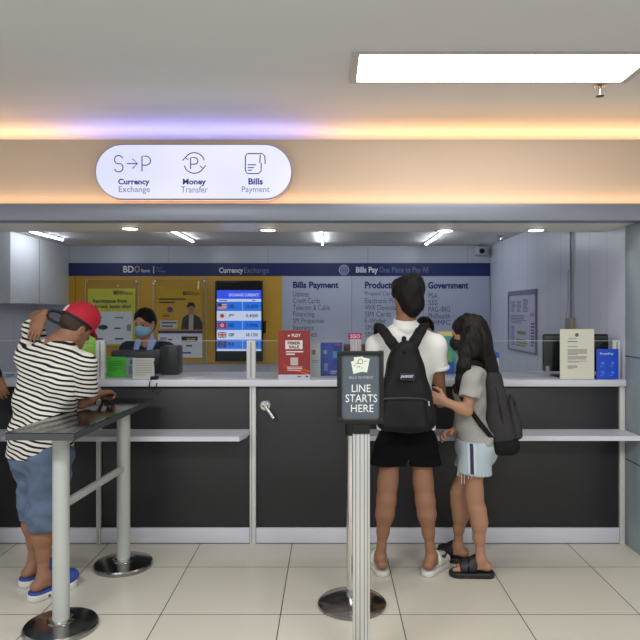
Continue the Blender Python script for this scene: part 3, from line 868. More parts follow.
def post(x0, x1, lab):
    o = obj('counter_post', MB().box(x0, x1, YF - 0.008, YF + 0.028, 0.0, ZWb, 0.003), M_whitepost)
    tag(o, lab, 'post', 'white uprights of the counter front')
    return o
p_ = post(Xl - 0.013, Xl + 0.013, 'thin white upright of the counter seen between the table legs')
obj('groove', MB().box(Xl - 0.002, Xl + 0.002, YF - 0.0088, YF - 0.007, 0.01, ZWb - 0.01), M_groove, p_)
p_ = post(Xp - 0.020, Xp + 0.020, 'white upright of the counter beside the steel lever lock')
obj('groove', MB().box(Xp - 0.009, Xp - 0.005, YF - 0.0088, YF - 0.007, 0.01, ZWb - 0.01), M_groove, p_)
post(XR - 0.034, XR - 0.002, 'white upright of the counter against the grey pillar')

wt = obj('worktop', MB().box(-3.5, XR - 0.003, YF - 0.03, YF + 0.55, ZWb + 0.001, ZW, 0.004), M_white)
tag(wt, 'long white worktop on the black counter', 'worktop')

def ledge(poly, lab):
    b = MB().prism([(x, y, 0.719) for x, y in poly], (0, 0, 0.029))
    t = obj('writing_ledge', b, M_white)
    tag(t, lab, 'ledge', 'writing ledges on the counter front')
    return t
l1 = ledge([(-3.5, YF + 0.010), (Xp - 0.022, YF + 0.010), (Xp - 0.022, 4.07), (Xp - 0.055, 3.955), (-3.5, 3.955)], 'white writing ledge on the counter behind the black table')
l2 = ledge([(0.18, YF + 0.010), (XR - 0.037, YF + 0.010), (XR - 0.037, YF - 0.01), (XR - 0.006, YF - 0.01), (XR - 0.006, 3.972), (0.18, 3.972)], 'white writing ledge on the counter behind the boy and girl')

# clear guards on the worktop with their white uprights
YG = 4.27; ZG = PZ(341, YG)
Xg = [PX(101, YG), PX(251.3, YG), XR - 0.03]
for x, lab, w_ in ((Xg[0], 'white guard upright on the worktop beside the green flyer', 0.029), (Xg[1], 'white guard upright on the worktop in front of the rate screen', 0.029), (Xg[2], 'white guard upright on the worktop against the grey pillar', 0.024)):
    o = obj('guard_post', MB().box(x - w_, x + w_, YG - 0.02, YG + 0.02, ZW, ZG + 0.005, 0.003), M_whitepost)
    tag(o, lab, 'post', 'uprights of the clear counter guards')
    obj('groove', MB().box(x - 0.004, x + 0.004, YG - 0.0212, YG - 0.019, ZW + 0.01, ZG - 0.005), M_groove, o)
for x0, x1, lab in ((-3.2, Xg[0] - 0.03, 'clear acrylic guard behind the man in the red cap'), (Xg[0] + 0.03, Xg[1] - 0.03, 'clear acrylic guard in front of the masked clerk'),
                    (Xg[1] + 0.03, PX(346, YG), 'clear acrylic guard behind the red flyer'), (PX(490, YG), Xg[2] - 0.025, 'clear acrylic guard behind the typed notice')):
    t = thing('counter_guard', ((x0 + x1) / 2, YG, ZW), lab, 'guard', 'clear acrylic guards on the worktop')
    obj('sheet', MB().box(x0, x1, YG - 0.002, YG + 0.002, ZW + 0.001, ZG), M_glass, t)
    obj('top_edge', MB().box(x0, x1, YG - 0.0025, YG + 0.0025, ZG, ZG + 0.003), M_edge, t)

# ------------------------------------------------------------------ things on the worktop
def leaning(name, px0, px1, py0, py1, Y, m, lab, cat, group=None, th=0.004, tilt=6, foot=True):
    """a card standing on the worktop, leaning back a little, with a folded foot"""
    x0, x1 = PX(px0, Y), PX(px1, Y); h = PZ(py0, Y) - PZ(py1, Y)
    t = thing(name, ((x0 + x1) / 2, Y, ZW), lab, cat, group)
    obj('sheet', MB().box(x0, x1, Y, Y + th, ZW + 0.002, ZW + h), m, t)
    if foot:
        obj('stand', MB().prism([(x0 + 0.01, Y + th, ZW + h * 0.7), (x0 + 0.01, Y + th + 0.05, ZW + 0.001), (x0 + 0.01, Y + th, ZW + 0.001)], (x1 - x0 - 0.02, 0, 0)), M_glass, t)
    return t, (x0, x1, Y, h)
def card_text(t, g, s, u0, u1, v0, v1, m, bold=0.0, dy=0.0012, name='lettering'):
    x0, x1, Y, h = g; w_ = x1 - x0
    return text(s, x0 + u0 * w_, x0 + u1 * w_, ZW + h * (1 - v1), ZW + h * (1 - v0), (0, Y - dy, 0), AX, AZ, m, t, bold, name)
def card_rect(t, g, u0, u1, v0, v1, m, name, dy=0.001):
    x0, x1, Y, h = g; w_ = x1 - x0
    return obj(name, MB().box(x0 + u0 * w_, x0 + u1 * w_, Y - dy, Y - dy + 0.001, ZW + h * (1 - v1), ZW + h * (1 - v0)), m, t, smooth=False)
def card_bars(t, g, u0, u1, v0, v1, n, m, seed=0, dy=0.0015, fill=0.5, name='print_lines'):
    x0, x1, Y, h = g; w_ = x1 - x0; b = MB(); rr = random.Random(seed)
    for k in range(n):
        va = v0 + (v1 - v0) * k / n; vb = va + (v1 - v0) / n * fill
        e = u1 if k < n - 1 else u0 + (u1 - u0) * rr.uniform(0.45, 0.95)
        b.box(x0 + u0 * w_, x0 + e * w_, Y - dy, Y - dy + 0.0008, ZW + h * (1 - vb), ZW + h * (1 - va))
    return obj(name, b, m, t, smooth=False)

def red_mat():
    m = mat('red_flyer_print', rgb(142, 36, 36), 0.4, var=0.25, scale=14)
    return m
t, g = leaning('red_flyer', 278.3, 310.2, 332, 381, 4.20, red_mat(), 'red printed flyer standing on the worktop left of the queue sign', 'flyer')
Mw = flat(226, 222, 222); Mr = flat(110, 30, 40); Mo = flat(214, 84, 40)
card_text(t, g, 'PLDT', 0.42, 0.7, 0.07, 0.13, Mw, 0.03); card_rect(t, g, 0.3, 0.36, 0.09, 0.12, Mw, 'brand_dot')
card_rect(t, g, 0.22, 0.76, 0.2, 0.38, Mw, 'white_plate')
card_text(t, g, 'FIBER', 0.29, 0.7, 0.225, 0.285, Mr, 0.03, 0.0022); card_text(t, g, 'SALE', 0.33, 0.66, 0.305, 0.365, Mr, 0.03, 0.0022)
card_bars(t, g, 0.24, 0.78, 0.42, 0.52, 2, Mw, 1); card_rect(t, g, 0.38, 0.62, 0.55, 0.71, flat(190, 180, 175), 'pale_plate')
card_bars(t, g, 0.28, 0.75, 0.74, 0.84, 3, Mw, 2, fill=0.35)
x0, x1, Y, h = g
s_ = MB()
for (a, b_, c, d) in ((0.02, 0.64, 0.45, 0.78), (0.02, 0.72, 0.98, 0.88), (0.5, 0.74, 0.98, 0.82)):
    s_.prism([(x0 + (x1 - x0) * a, Y - 0.0008, ZW + h * (1 - b_)), (x0 + (x1 - x0) * c, Y - 0.0008, ZW + h * (1 - d)), (x0 + (x1 - x0) * c, Y - 0.0008, ZW + h * (1 - d - 0.035))], (0, 0.0006, 0))
obj('orange_swoosh', s_, Mo, t, smooth=False)
card_rect(t, g, 0, 1, 0.9, 1.0, flat(196, 194, 208), 'white_footer', 0.0012)
card_bars(t, g, 0.6, 0.72, 0.93, 0.97, 1, flat(40, 50, 110), 2, 0.003); card_bars(t, g, 0.86, 0.95, 0.92, 0.98, 1, flat(40, 50, 110), 2, 0.003)

t, g = leaning('white_flyer', 309.5, 320.5, 343.5, 377.5, 4.36, flat(180, 190, 190), 'pale folded flyer half hidden behind the red flyer', 'flyer')
card_rect(t, g, 0.2, 0.55, 0.2, 0.34, flat(150, 110, 70), 'tan_dot'); card_bars(t, g, 0.25, 0.9, 0.5, 0.6, 2, flat(140, 150, 160), 2)
t, g = leaning('blue_flyer', 320.5, 342, 339, 372.5, 4.42, mat('blue_flyer_print', rgb(40, 66, 150), 0.4, var=0.5, scale=24), 'small blue printed flyer on the worktop beside the queue sign', 'flyer')
card_rect(t, g, 0.02, 0.98, 0.02, 0.12, flat(34, 60, 168), 'blue_header'); card_rect(t, g, 0.66, 0.94, 0.03, 0.09, flat(150, 60, 100), 'pink_tag', 0.002)
card_rect(t, g, 0.58, 0.82, 0.26, 0.46, flat(70, 140, 176), 'picture'); card_rect(t, g, 0.14, 0.3, 0.22, 0.34, flat(120, 140, 190), 'picture'); card_rect(t, g, 0.16, 0.34, 0.62, 0.84, flat(110, 120, 180), 'picture')
card_bars(t, g, 0.45, 0.9, 0.84, 0.95, 2, flat(160, 170, 200), 4)

t = thing('flyer_box', (PX(355, 4.45), 4.45, ZW), 'small white leaflet box with pink top sign behind the queue sign', 'box')
Y = 4.42
obj('leaflet_stack', MB().box(PX(350.5, Y), PX(361.2, Y), Y, Y + 0.05, ZW, PZ(338, Y), 0.002), flat(206, 196, 200), t)
lf = MB()
for px in (351.6, 354.4, 357.2, 359.6): pbox(lf, px, px + 0.8, 341, 372, Y - 0.001, 0.001)
obj('leaflet_edges', lf, flat(150, 140, 150), t)
obj('pink_sign', pbox(MB(), 348.2, 361.6, 333, 339.2, Y - 0.004, 0.006), flat(176, 30, 98), t)
ptext('2GO', 350, 360.2, 334.2, 338.2, Y - 0.006, flat(230, 200, 214), t, 0.03)
o = tag(obj('brown_carton', MB().box(PX(344, 4.5), PX(369, 4.5), 4.52, 4.66, ZW, PZ(345, 4.52), 0.003), mat('carton_brown', rgb(96, 70, 66), 0.6)), 'dark brown carton behind the leaflet box', 'carton')
obj('tape', MB().box(PX(356, 4.5), PX(358.5, 4.5), 4.519, 4.521, ZW + 0.01, PZ(346, 4.52)), flat(130, 108, 92), o)

# green flyer stand left, papers in front of the clerk
t, g = leaning('green_flyer', 70, 95.5, 338.5, 379.5, 4.33, mat('green_flyer_print', rgb(150, 204, 44), 0.4, var=0.15, scale=20), 'bright lime green flyer in a clear stand behind the red cap man', 'flyer')
card_bars(t, g, 0.3, 0.9, 0.2, 0.3, 2, flat(196, 226, 120), 3); card_bars(t, g, 0.3, 0.9, 0.5, 0.8, 5, flat(110, 170, 40), 3)
Yk = 4.46
t = thing('counter_machine', (PX(116, Yk), Yk, ZW), 'dark grey counting machine on the worktop in front of the clerk', 'machine')
obj('body', MB().box(PX(104.5, Yk), PX(157, Yk), Yk + 0.12, Yk + 0.3, ZW, PZ(351, Yk + 0.12), 0.012), mat('machine_slate', rgb(40, 43, 50), 0.5, var=0.1), t)
obj('slope_panel', MB().prism([(PX(104.5, Yk), Yk + 0.12, ZW), (PX(104.5, Yk), Yk + 0.02, ZW), (PX(104.5, Yk), Yk + 0.12, PZ(358, Yk))], (PX(125, Yk) - PX(104.5, Yk), 0, 0)), M_plastic, t)
t = thing('ribbed_block', (PX(166, 4.46), 4.46, ZW), 'black ribbed block on the worktop in place of the clerk jacket sleeve', 'machine')  # ribbed block put where the jacket sleeve of the clerk shows
obj('body', MB().box(PX(158, 4.46), PX(176.5, 4.46), 4.50, 4.66, ZW, PZ(346, 4.5), 0.014), M_plastic, t)
rb = MB()
for k in range(13): pbox(rb, 160, 166.5, 347.6 + k * 2.1, 348.4 + k * 2.1, 4.497, 0.004)
obj('block_ribs', rb, M_plasticg, t)
t, g = leaning('green_notice', 106.6, 125.8, 356.8, 377.4, 4.34, mat('green_paper', rgb(84, 196, 62), 0.6, var=0.1), 'small green paper notice standing in front of the clerk', 'notice', th=0.002)
card_bars(t, g, 0.12, 0.85, 0.2, 0.75, 5, flat(40, 120, 40), 3, fill=0.25); card_rect(t, g, 0.2, 0.25, 0.06, 0.1, flat(30, 60, 40), 'pin')
t, g = leaning('photo_leaflet', 125.8, 135.5, 357.5, 377.5, 4.33, flat(146, 170, 172), 'small teal and grey leaflet between green notice and typed sheet', 'leaflet', th=0.002)
card_rect(t, g, 0.45, 0.8, 0.12, 0.32, flat(60, 110, 130), 'picture'); card_bars(t, g, 0.3, 0.9, 0.45, 0.85, 4, flat(110, 124, 130), 2)
t, g = leaning('typed_sheet', 132.6, 154.4, 359.6, 381, 4.205, flat(190, 190, 184), 'white typed sheet standing at the worktop edge before the clerk', 'sheet', th=0.002)
card_bars(t, g, 0.12, 0.9, 0.12, 0.88, 7, flat(146, 146, 146), 3, fill=0.3)
o = tag(obj('pen_chain', MB().tube([W(154.2, 361, 4.196), W(155, 370, 4.19), W(155.5, 376, 4.18), W(152, 378.4, 4.155), W(149.5, 383, 4.155), W(149, 389, 4.155), W(153, 391, 4.155), W(156, 388, 4.155), W(157, 383, 4.155)], 0.004), M_plastic), 'black cord of the counter pen hanging over the worktop edge', 'cord')
obj('pen_holder', MB().box(PX(151, 4.2), PX(158, 4.2), 4.18, 4.22, ZW + 0.001, ZW + 0.022, 0.004), M_plastic, o)

# right end
Yk = 4.37
t = thing('monitor', (PX(576, Yk), Yk, ZW), 'black computer monitor seen from behind at the pillar end', 'monitor')
obj('back_shell', MB().box(PX(543.5, Yk), PX(609, Yk), Yk, Yk + 0.035, PZ(371.5, Yk), PZ(334, Yk), 0.012), M_plastic, t)
obj('top_lip', MB().box(PX(545, Yk), PX(607.5, Yk), Yk - 0.006, Yk, PZ(340.5, Yk), PZ(336, Yk), 0.002), M_plasticg, t)
obj('stand', MB().box(PX(565, Yk), PX(585, Yk), Yk + 0.005, Yk + 0.03, ZW, PZ(350, Yk), 0.004), M_plastic, t)
obj('foot', MB().box(PX(556, Yk), PX(596, Yk), Yk - 0.04, Yk + 0.12, ZW, ZW + 0.012, 0.004), M_plastic, t)
obj('sticker', pbox(MB(), 545.8, 549.4, 366, 371, Yk - 0.001, 0.001), flat(150, 156, 160), t)
t, g = leaning('typed_notice', 560, 594.2, 330.6, 381, 4.20, flat(212, 210, 194), 'cream typed letter notice standing before the black monitor', 'notice', th=0.003)
x0, x1, Y, h = g
sl = MB().lathe((x0 + (x1 - x0) * 0.49, Y - 0.001, ZW + h * 0.885), [(0.012, 0), (0.012, 0.0008)], 24, Vector((0, -1, 0)))
obj('round_seal', sl, flat(90, 96, 104), t)
card_bars(t, g, 0.24, 0.72, 0.18, 0.21, 1, flat(150, 150, 150), 1); card_bars(t, g, 0.22, 0.78, 0.24, 0.27, 1, flat(90, 90, 94), 1)
card_bars(t, g, 0.22, 0.79, 0.34, 0.37, 1, flat(140, 140, 138), 1); card_bars(t, g, 0.22, 0.79, 0.4, 0.52, 5, flat(140, 140, 138), 1)
card_bars(t, g, 0.22, 0.79, 0.54, 0.61, 3, flat(140, 140, 138), 2); card_bars(t, g, 0.22, 0.79, 0.63, 0.67, 2, flat(140, 140, 138), 3); card_bars(t, g, 0.22, 0.5, 0.72, 0.8, 4, flat(140, 140, 138), 4)
t, g = leaning('blue_brochure', 596.5, 618.6, 350.4, 381, 4.20, mat('royal_blue_print', rgb(26, 72, 200), 0.35, var=0.1, scale=20), 'royal blue brochure with white heading beside the cream notice', 'brochure', th=0.003)
card_text(t, g, 'PromPay', 0.16, 0.76, 0.12, 0.21, flat(190, 206, 240), 0.02)
for (u, v) in ((0.22, 0.42), (0.66, 0.42), (0.22, 0.72), (0.66, 0.72)):
    card_rect(t, g, u, u + 0.13, v, v + 0.1, flat(60, 120, 226), 'picture'); card_bars(t, g, u - 0.06, u + 0.2, v + 0.14, v + 0.17, 1, flat(110, 150, 230), 1)
t = thing('tall_poster', (PX(446, 4.5), 4.5, ZW), 'teal and green poster with cream top behind the boy and girl', 'poster')
obj('sheet', pbox(MB(), 438.5, 456, 332.5, 374, 4.5, 0.004), mat('teal_print', rgb(70, 150, 140), 0.5, var=0.5, scale=18), t)
obj('cream_header', pbox(MB(), 438.5, 456, 331.5, 336, 4.498, 0.002), flat(206, 196, 120), t)
obj('blue_patch', pbox(MB(), 446, 454, 362, 374, 4.498, 0.002), flat(40, 90, 180), t)
obj('green_patch', pbox(MB(), 440, 452, 351, 362, 4.498, 0.002), flat(110, 170, 96), t)
t = thing('small_box', (PX(495, 4.5), 4.5, ZW), 'small white box with blue lid on the worktop behind the girl', 'box')
obj('carton', MB().box(PX(490, 4.5), PX(499, 4.5), 4.5, 4.56, ZW, PZ(358, 4.5), 0.003), flat(196, 202, 212), t)
obj('lid', MB().box(PX(489.6, 4.5), PX(499.4, 4.5), 4.498, 4.562, PZ(358, 4.5), PZ(352.5, 4.5), 0.003), flat(50, 84, 170), t)
# leaflets lying on the worktop at the far left
t = thing('blue_leaflet', (PX(8, 4.3), 4.3, ZW), 'white leaflet with blue lines on the worktop at the far left', 'leaflet')
obj('sheet', pbox(MB(), 2, 17, 372, 379.5, 4.36, 0.004), flat(176, 190, 206), t)
bars(6, 14.5, 374.2, 2, 2.2, 4.358, flat(84, 120, 160), t, 1.3, 'blue_lines')

# ------------------------------------------------------------------ high table
tb = thing('high_table', (-1.26, 3.46, 0), 'narrow black-topped standing table on two grey pedestals', 'table')
a0, a1 = Vector((-1.311, 2.90, 0)), Vector((-1.273, 4.07, 0))
ax = (a1 - a0).normalized(); sx = Vector((ax.y, -ax.x, 0))
hw = 0.156
ZT0, ZT1 = 0.935, 0.970
c4 = [a0 - sx * hw, a0 + sx * hw, a1 + sx * hw, a1 - sx * hw]
obj('tabletop', MB().prism([p + Vector((0, 0, ZT1 - 0.004)) for p in c4], (0, 0, 0.004)), M_tabletop, tb, smooth=False)
obj('edge_band', MB().prism([p + Vector((0, 0, ZT0)) for p in c4], (0, 0, ZT1 - ZT0 - 0.0042)), M_tableedge, tb, smooth=False)
lp = [Vector((PX(61, 3.08), 3.08, 0)), Vector((PX(123.5, 3.835), 3.835, 0))]
for p in lp:
    lg_ = obj('leg', MB().rod(p + Vector((0, 0, 0.03)), p + Vector((0, 0, ZT0)), 0.039, seg=32), M_legpaint, tb)
    obj('base', MB().lathe(p, [(0.170, 0), (0.172, 0.004), (0.172, 0.018), (0.166, 0.026), (0.12, 0.034), (0.06, 0.039)], 64), M_darkchrome, lg_, label='dark polished round base')
    obj('collar', MB().lathe(p + Vector((0, 0, 0.036)), [(0.062, 0), (0.062, 0.008), (0.044, 0.014)], 40), M_chrome, lg_)
obj('stretcher', MB().rod(lp[0] + Vector((0, 0, 0.585)), lp[1] + Vector((0, 0, 0.585)), 0.021, seg=20), M_legpaint, tb)

# ------------------------------------------------------------------ chrome stanchion and the queue sign
sc_ = Vector((PX(352, 3.325), 3.325, 0))
t = thing('stanchion', sc_, 'chrome stanchion with a domed round base behind the queue sign', 'stanchion')
obj('base', MB().lathe(sc_, [(0.174, 0), (0.177, 0.004), (0.177, 0.016), (0.165, 0.026), (0.10, 0.042), (0.036, 0.055)], 64), M_darkchrome, t)
obj('collar', MB().lathe(sc_ + Vector((0, 0, 0.053)), [(0.036, 0), (0.036, 0.014), (0.030, 0.02)], 40), M_chrome, t)
obj('pole', MB().rod(sc_ + Vector((0, 0, 0.05)), sc_ + Vector((0, 0, 0.93)), 0.028, seg=32), M_chrome, t)
obj('belt_head', MB().lathe(sc_ + Vector((0, 0, 0.88)), [(0.032, 0), (0.036, 0.004), (0.036, 0.085), (0.028, 0.095)], 40), M_plastic, t)

Yq = 2.70
qx = PX(361.5, Yq)
t = thing('queue_sign', (qx, Yq + 0.035, 0), 'black framed LINE STARTS HERE sign on a grooved aluminium post', 'sign')
po = MB().box(qx - 0.036, qx + 0.036, Yq + 0.005, Yq + 0.06, 0.012, PZ(431, Yq), 0.004)
pole = obj('post', po, M_alu, t)
gv = MB()
for dx in (-0.024, -0.006, 0.012, 0.026): gv.box(qx + dx - 0.0025, qx + dx + 0.0025, Yq + 0.0035, Yq + 0.006, 0.02, PZ(432, Yq))
obj('groove', gv, mat('groove_grey', rgb(150, 152, 150), 0.5, metal=0.4), pole)
obj('base', MB().lathe((qx, Yq + 0.03, 0), [(0.15, 0), (0.152, 0.004), (0.148, 0.012), (0.05, 0.016)], 64), M_darkchrome, t)
obj('bracket', MB().box(PX(352.5, Yq), PX(370, Yq), Yq - 0.004, Yq + 0.045, PZ(434, Yq), PZ(423, Yq), 0.004), M_plastic, t)
F0, F1, G0, G1 = 337.0, 383.8, 350.6, 424.0
frm = MB(); fw_ = 4.6
pbox(frm, F0, F1, G0 + 0.6, G0 + fw_, Yq - 0.012, 0.02, 0.003); pbox(frm, F0, F1, G1 - fw_ + 0.6, G1, Yq - 0.012, 0.02, 0.003)
pbox(frm, F0, F0 + fw_, G0 + 1, G1 - 1, Yq - 0.011, 0.019, 0.003); pbox(frm, F1 - fw_ + 0.4, F1, G0 + 1, G1 - 1, Yq - 0.011, 0.019, 0.003)
for (a, b) in ((F0, G0), (F1 - 6, G0), (F0, G1 - 6), (F1 - 6, G1 - 6)): pbox(frm, a, a + 6, b, b + 6, Yq - 0.013, 0.021, 0.006)
obj('frame', frm, M_plastic, t)
pan = obj('panel', pbox(MB(), F0 + 3, F1 - 3, G0 + 3, G1 - 3, Yq, 0.006), mat('slate_print', rgb(80, 89, 98), 0.4, var=0.03), t)
Yr = Yq - 0.0012
Mqt = flat(222, 226, 224)
ptext('LINE', 351.8, 370.6, 384.6, 392.0, Yr, Mqt, t, 0.0); ptext('STARTS', 345.6, 377.2, 394.4, 402.2, Yr, Mqt, t, 0.0); ptext('HERE', 351.0, 373.6, 404.6, 412.0, Yr, Mqt, t, 0.0)
ptext('BILLS PAYMENT', 349.2, 373.2, 376.2, 378.8, Yr, flat(170, 178, 180), t, 0.0)
Mpap = flat(214, 220, 206)
for pts in ([(351, 361.6), (357.4, 360), (359.6, 372.4), (353.4, 374)], [(353.8, 357.4), (362.6, 356.4), (363.2, 371.8), (355, 372.6)], [(360.6, 356.8), (369.8, 359), (367, 372.6), (359.4, 371)]):
    obj('paper_emblem', MB().prism([W(a, b, Yr) for a, b in pts], (0, 0.0008, 0)), Mpap, t, smooth=False); Yr -= 0.001
e = MB()
for (a, b, c_) in ((355.5, 363.5, 3), (357, 367, 3.2), (364.2, 361.4, 2.4), (361.2, 368.2, 1.8), (353.6, 365.6, 1.6)): e.tube([W(a, b, Yr), W(a + c_, b - 0.4, Yr)], 0.0012, 4)
e.tube([W(x, y, Yr) for x, y in arc(360.4, 361.4, 2.4, 0, 345)], 0.0012, 4, True)
obj('emblem_marks', e, flat(110, 122, 104), t)

# ------------------------------------------------------------------ people
def V(*a): return np.array(a, float)
def nrm(a): a = np.array(a, float); return a / (np.linalg.norm(a) + 1e-9)
def N(v): return np.array(v, float)
UP = V(0, 0, 1)
def mix(a, b, t): return N(a) * (1 - t) + N(b) * t

class Head:
    def __init__(self, c, f, u=UP, s=1.0):
        self.c = N(c); self.f = nrm(f); u = N(u)
        self.u = nrm(u - self.f * (u @ self.f)); self.r = np.cross(self.f, self.u); self.s = s
        self.R = np.array([self.r, self.f, self.u])
    def P(self, x, y, z): return self.c + (self.r * x + self.f * y + self.u * z) * self.s
    def ell(self, S, x, y, z, rx, ry, rz, k=0.02, **kw):
        S.ell(self.P(x, y, z), self.R, np.array([rx, ry, rz]) * self.s, k, **kw)
    def cap(self, S, a, b, ra, rb=None, k=0.01, **kw):
        S.cap(self.P(*a), self.P(*b), ra * self.s, (ra if rb is None else rb) * self.s, k, **kw)

def head_prims(S, H, neck, nr=0.052):
    H.ell(S, 0, -0.012, 0.032, 0.072, 0.092, 0.082)
    H.ell(S, 0, 0.03, -0.022, 0.060, 0.060, 0.078, 0.03)
    H.cap(S, (-0.018, 0.056, -0.088), (0.018, 0.056, -0.088), 0.024, k=0.03)
    H.cap(S, (-0.05, 0.0, -0.055), (-0.02, 0.05, -0.085), 0.022, k=0.03)
    H.cap(S, (0.05, 0.0, -0.055), (0.02, 0.05, -0.085), 0.022, k=0.03)
    H.cap(S, (-0.035, 0.074, 0.022), (0.035, 0.074, 0.022), 0.012, k=0.016)     # brow
    H.cap(S, (0, 0.086, 0.01), (0, 0.103, -0.028), 0.007, 0.013, k=0.008)        # nose
    for s in (-1, 1):
        H.ell(S, 0.013 * s, 0.092, -0.03, 0.009, 0.01, 0.008, 0.006)
        H.ell(S, 0.030 * s, 0.093, 0.003, 0.017, 0.0135, 0.0075, 0.008, sub=True)  # eye sockets
        H.ell(S, 0.073 * s, -0.012, -0.012, 0.011, 0.021, 0.032, 0.008)           # ears
        H.ell(S, 0.084 * s, -0.008, -0.006, 0.006, 0.010, 0.016, 0.004, sub=True)
    H.ell(S, 0, 0.086, -0.053, 0.023, 0.012, 0.006, 0.005)
    H.ell(S, 0, 0.084, -0.063, 0.019, 0.012, 0.007, 0.005)
    S.cap(H.P(0, -0.022, -0.05), neck, nr * H.s, nr * 1.08 * H.s, 0.03)

def eyes(parent, H, m_white=None):
    for s in (-1, 1):
        b = MB(); c = H.P(0.030 * s, 0.0705, 0.002); b.ball(c, 0.0115 * H.s)
        obj('eye', b, EYE_WHITE, parent)
        b = MB(); c = H.P(0.030 * s, 0.0775, 0.001); b.ball(c, 0.0085 * H.s)
        obj('iris', b, M_eye, parent)
        b = MB(); b.tube([H.P((0.016 + 0.0075 * k) * s, 0.0895 - 0.0016 * k * k * 0.6, 0.0225 + 0.0022 * math.sin(k * 0.9)) for k in range(5)], 0.0028 * H.s, 6)
        obj('eyebrow', b, M_hair, parent)
EYE_WHITE = mat('eye_white', rgb(214, 208, 200), 0.3, var=0.0)

def hand(S, w, d, n, ts, curl=0.35, s=1.0):
    """w wrist, d along the fingers, n the way the palm faces, ts towards the thumb"""
    w = N(w); d = nrm(d); n = nrm(N(n) - d * (N(n) @ d)); ts = nrm(N(ts) - d * (N(ts) @ d) - n * (N(ts) @ n))
    S.cap(w - d * 0.01, w + d * 0.03 * s, 0.026 * s, 0.030 * s, 0.012, ratio=0.62, wide=ts)
    S.cap(w + d * 0.022 * s, w + d * 0.066 * s, 0.030 * s, 0.036 * s, 0.012, ratio=0.40, wide=ts)
    for off, L, dd in ((0.029, 0.070, 0.083), (0.0098, 0.079, 0.088), (-0.0098, 0.074, 0.085), (-0.028, 0.058, 0.076)):
        p = w + (d * dd + ts * off) * s
        S.cap(w + (d * 0.05 + ts * off * 0.9) * s, p, 0.0095 * s, 0.0098 * s, 0.006)
        ang = curl * 0.6; fan = ts * off * 2.2
        for q, (fr_, r0, r1) in enumerate(((0.46, 0.0094, 0.0086), (0.30, 0.0084, 0.0078), (0.24, 0.0077, 0.0066))):
            v = nrm(d * math.cos(ang) + n * math.sin(ang) + fan)
            e = p + v * L * fr_ * s
            S.cap(p, e, r0 * s, r1 * s, 0.003)
            p = e; ang += curl
    b = w + (d * 0.022 + ts * 0.026) * s
    k1 = b + nrm(d * 0.75 + ts * 0.75 + n * 0.35) * 0.040 * s
    k2 = k1 + nrm(d * 0.95 + ts * 0.3 + n * (0.3 + curl * 0.4)) * 0.030 * s
    k3 = k2 + nrm(d * 0.95 + ts * 0.0 + n * (0.35 + curl * 0.5)) * 0.024 * s
    S.cap(b, k1, 0.0145 * s, 0.012 * s, 0.008); S.cap(k1, k2, 0.0115 * s, 0.0105 * s, 0.004); S.cap(k2, k3, 0.0105 * s, 0.008 * s, 0.004)

def arm(S, sh, el, wr, s=1.0):
    S.cap(sh, el, 0.046 * s, 0.036 * s, 0.03)
    m = mix(el, wr, 0.28)
    S.cap(el, m, 0.035 * s, 0.038 * s, 0.02); S.cap(m, wr, 0.038 * s, 0.025 * s, 0.02)

def leg(S, hip, kn, an, back, s=1.0):
    hip, kn, an, back = N(hip), N(kn), N(an), nrm(back)
    S.cap(hip, mix(hip, kn, 0.9), 0.077 * s, 0.054 * s, 0.03)
    S.cap(mix(hip, kn, 0.85), mix(kn, an, 0.1), 0.055 * s, 0.051 * s, 0.04)
    c1, c2 = mix(kn, an, 0.20) + back * 0.012, mix(kn, an, 0.38) + back * 0.014
    S.cap(mix(kn, an, -0.04), c1, 0.049 * s, 0.056 * s, 0.03)
    S.cap(c1, c2, 0.056 * s, 0.054 * s, 0.03)
    S.cap(c2, mix(kn, an, 0.66) + back * 0.004, 0.054 * s, 0.037 * s, 0.03)
    S.cap(mix(kn, an, 0.64), mix(kn, an, 0.88), 0.037 * s, 0.027 * s, 0.02)
    S.cap(mix(kn, an, 0.86), an, 0.027 * s, 0.028 * s, 0.02)

def foot(S, an, t, zf, s=1.0, open_=True):
    """an ankle joint, t horizontal toe direction, zf top of the sole"""
    an = N(an); t = nrm(t); sd = np.cross(t, UP)
    h = V(an[0], an[1], zf + 0.032 * s) - t * 0.035 * s
    S.cap(an, h, 0.029 * s, 0.030 * s, 0.02)
    b = V(an[0], an[1], zf + 0.024 * s) + t * 0.115 * s
    S.cap(h, b, 0.031 * s, 0.040 * s, 0.02, ratio=0.62, wide=sd)
    S.cap(an + t * 0.01, mix(an, b, 0.75) + UP * 0.004, 0.029 * s, 0.022 * s, 0.03)
    for o, L, r in ((0.026, 0.052, 0.0125), (0.009, 0.05, 0.0095), (-0.006, 0.045, 0.009), (-0.019, 0.038, 0.0085), (-0.031, 0.029, 0.008)):
        p = b + sd * (o if FOOT_SIDE[0] > 0 else -o) * s * -1
        p = V(p[0], p[1], zf + r * s * 0.95)
        S.cap(p - t * 0.02 * s, p + t * L * s, r * 1.1 * s, r * s, 0.005)
    S.cuts.append((V(0, 0, zf), V(0, 0, -1))) if False else None
FOOT_SIDE = [1]

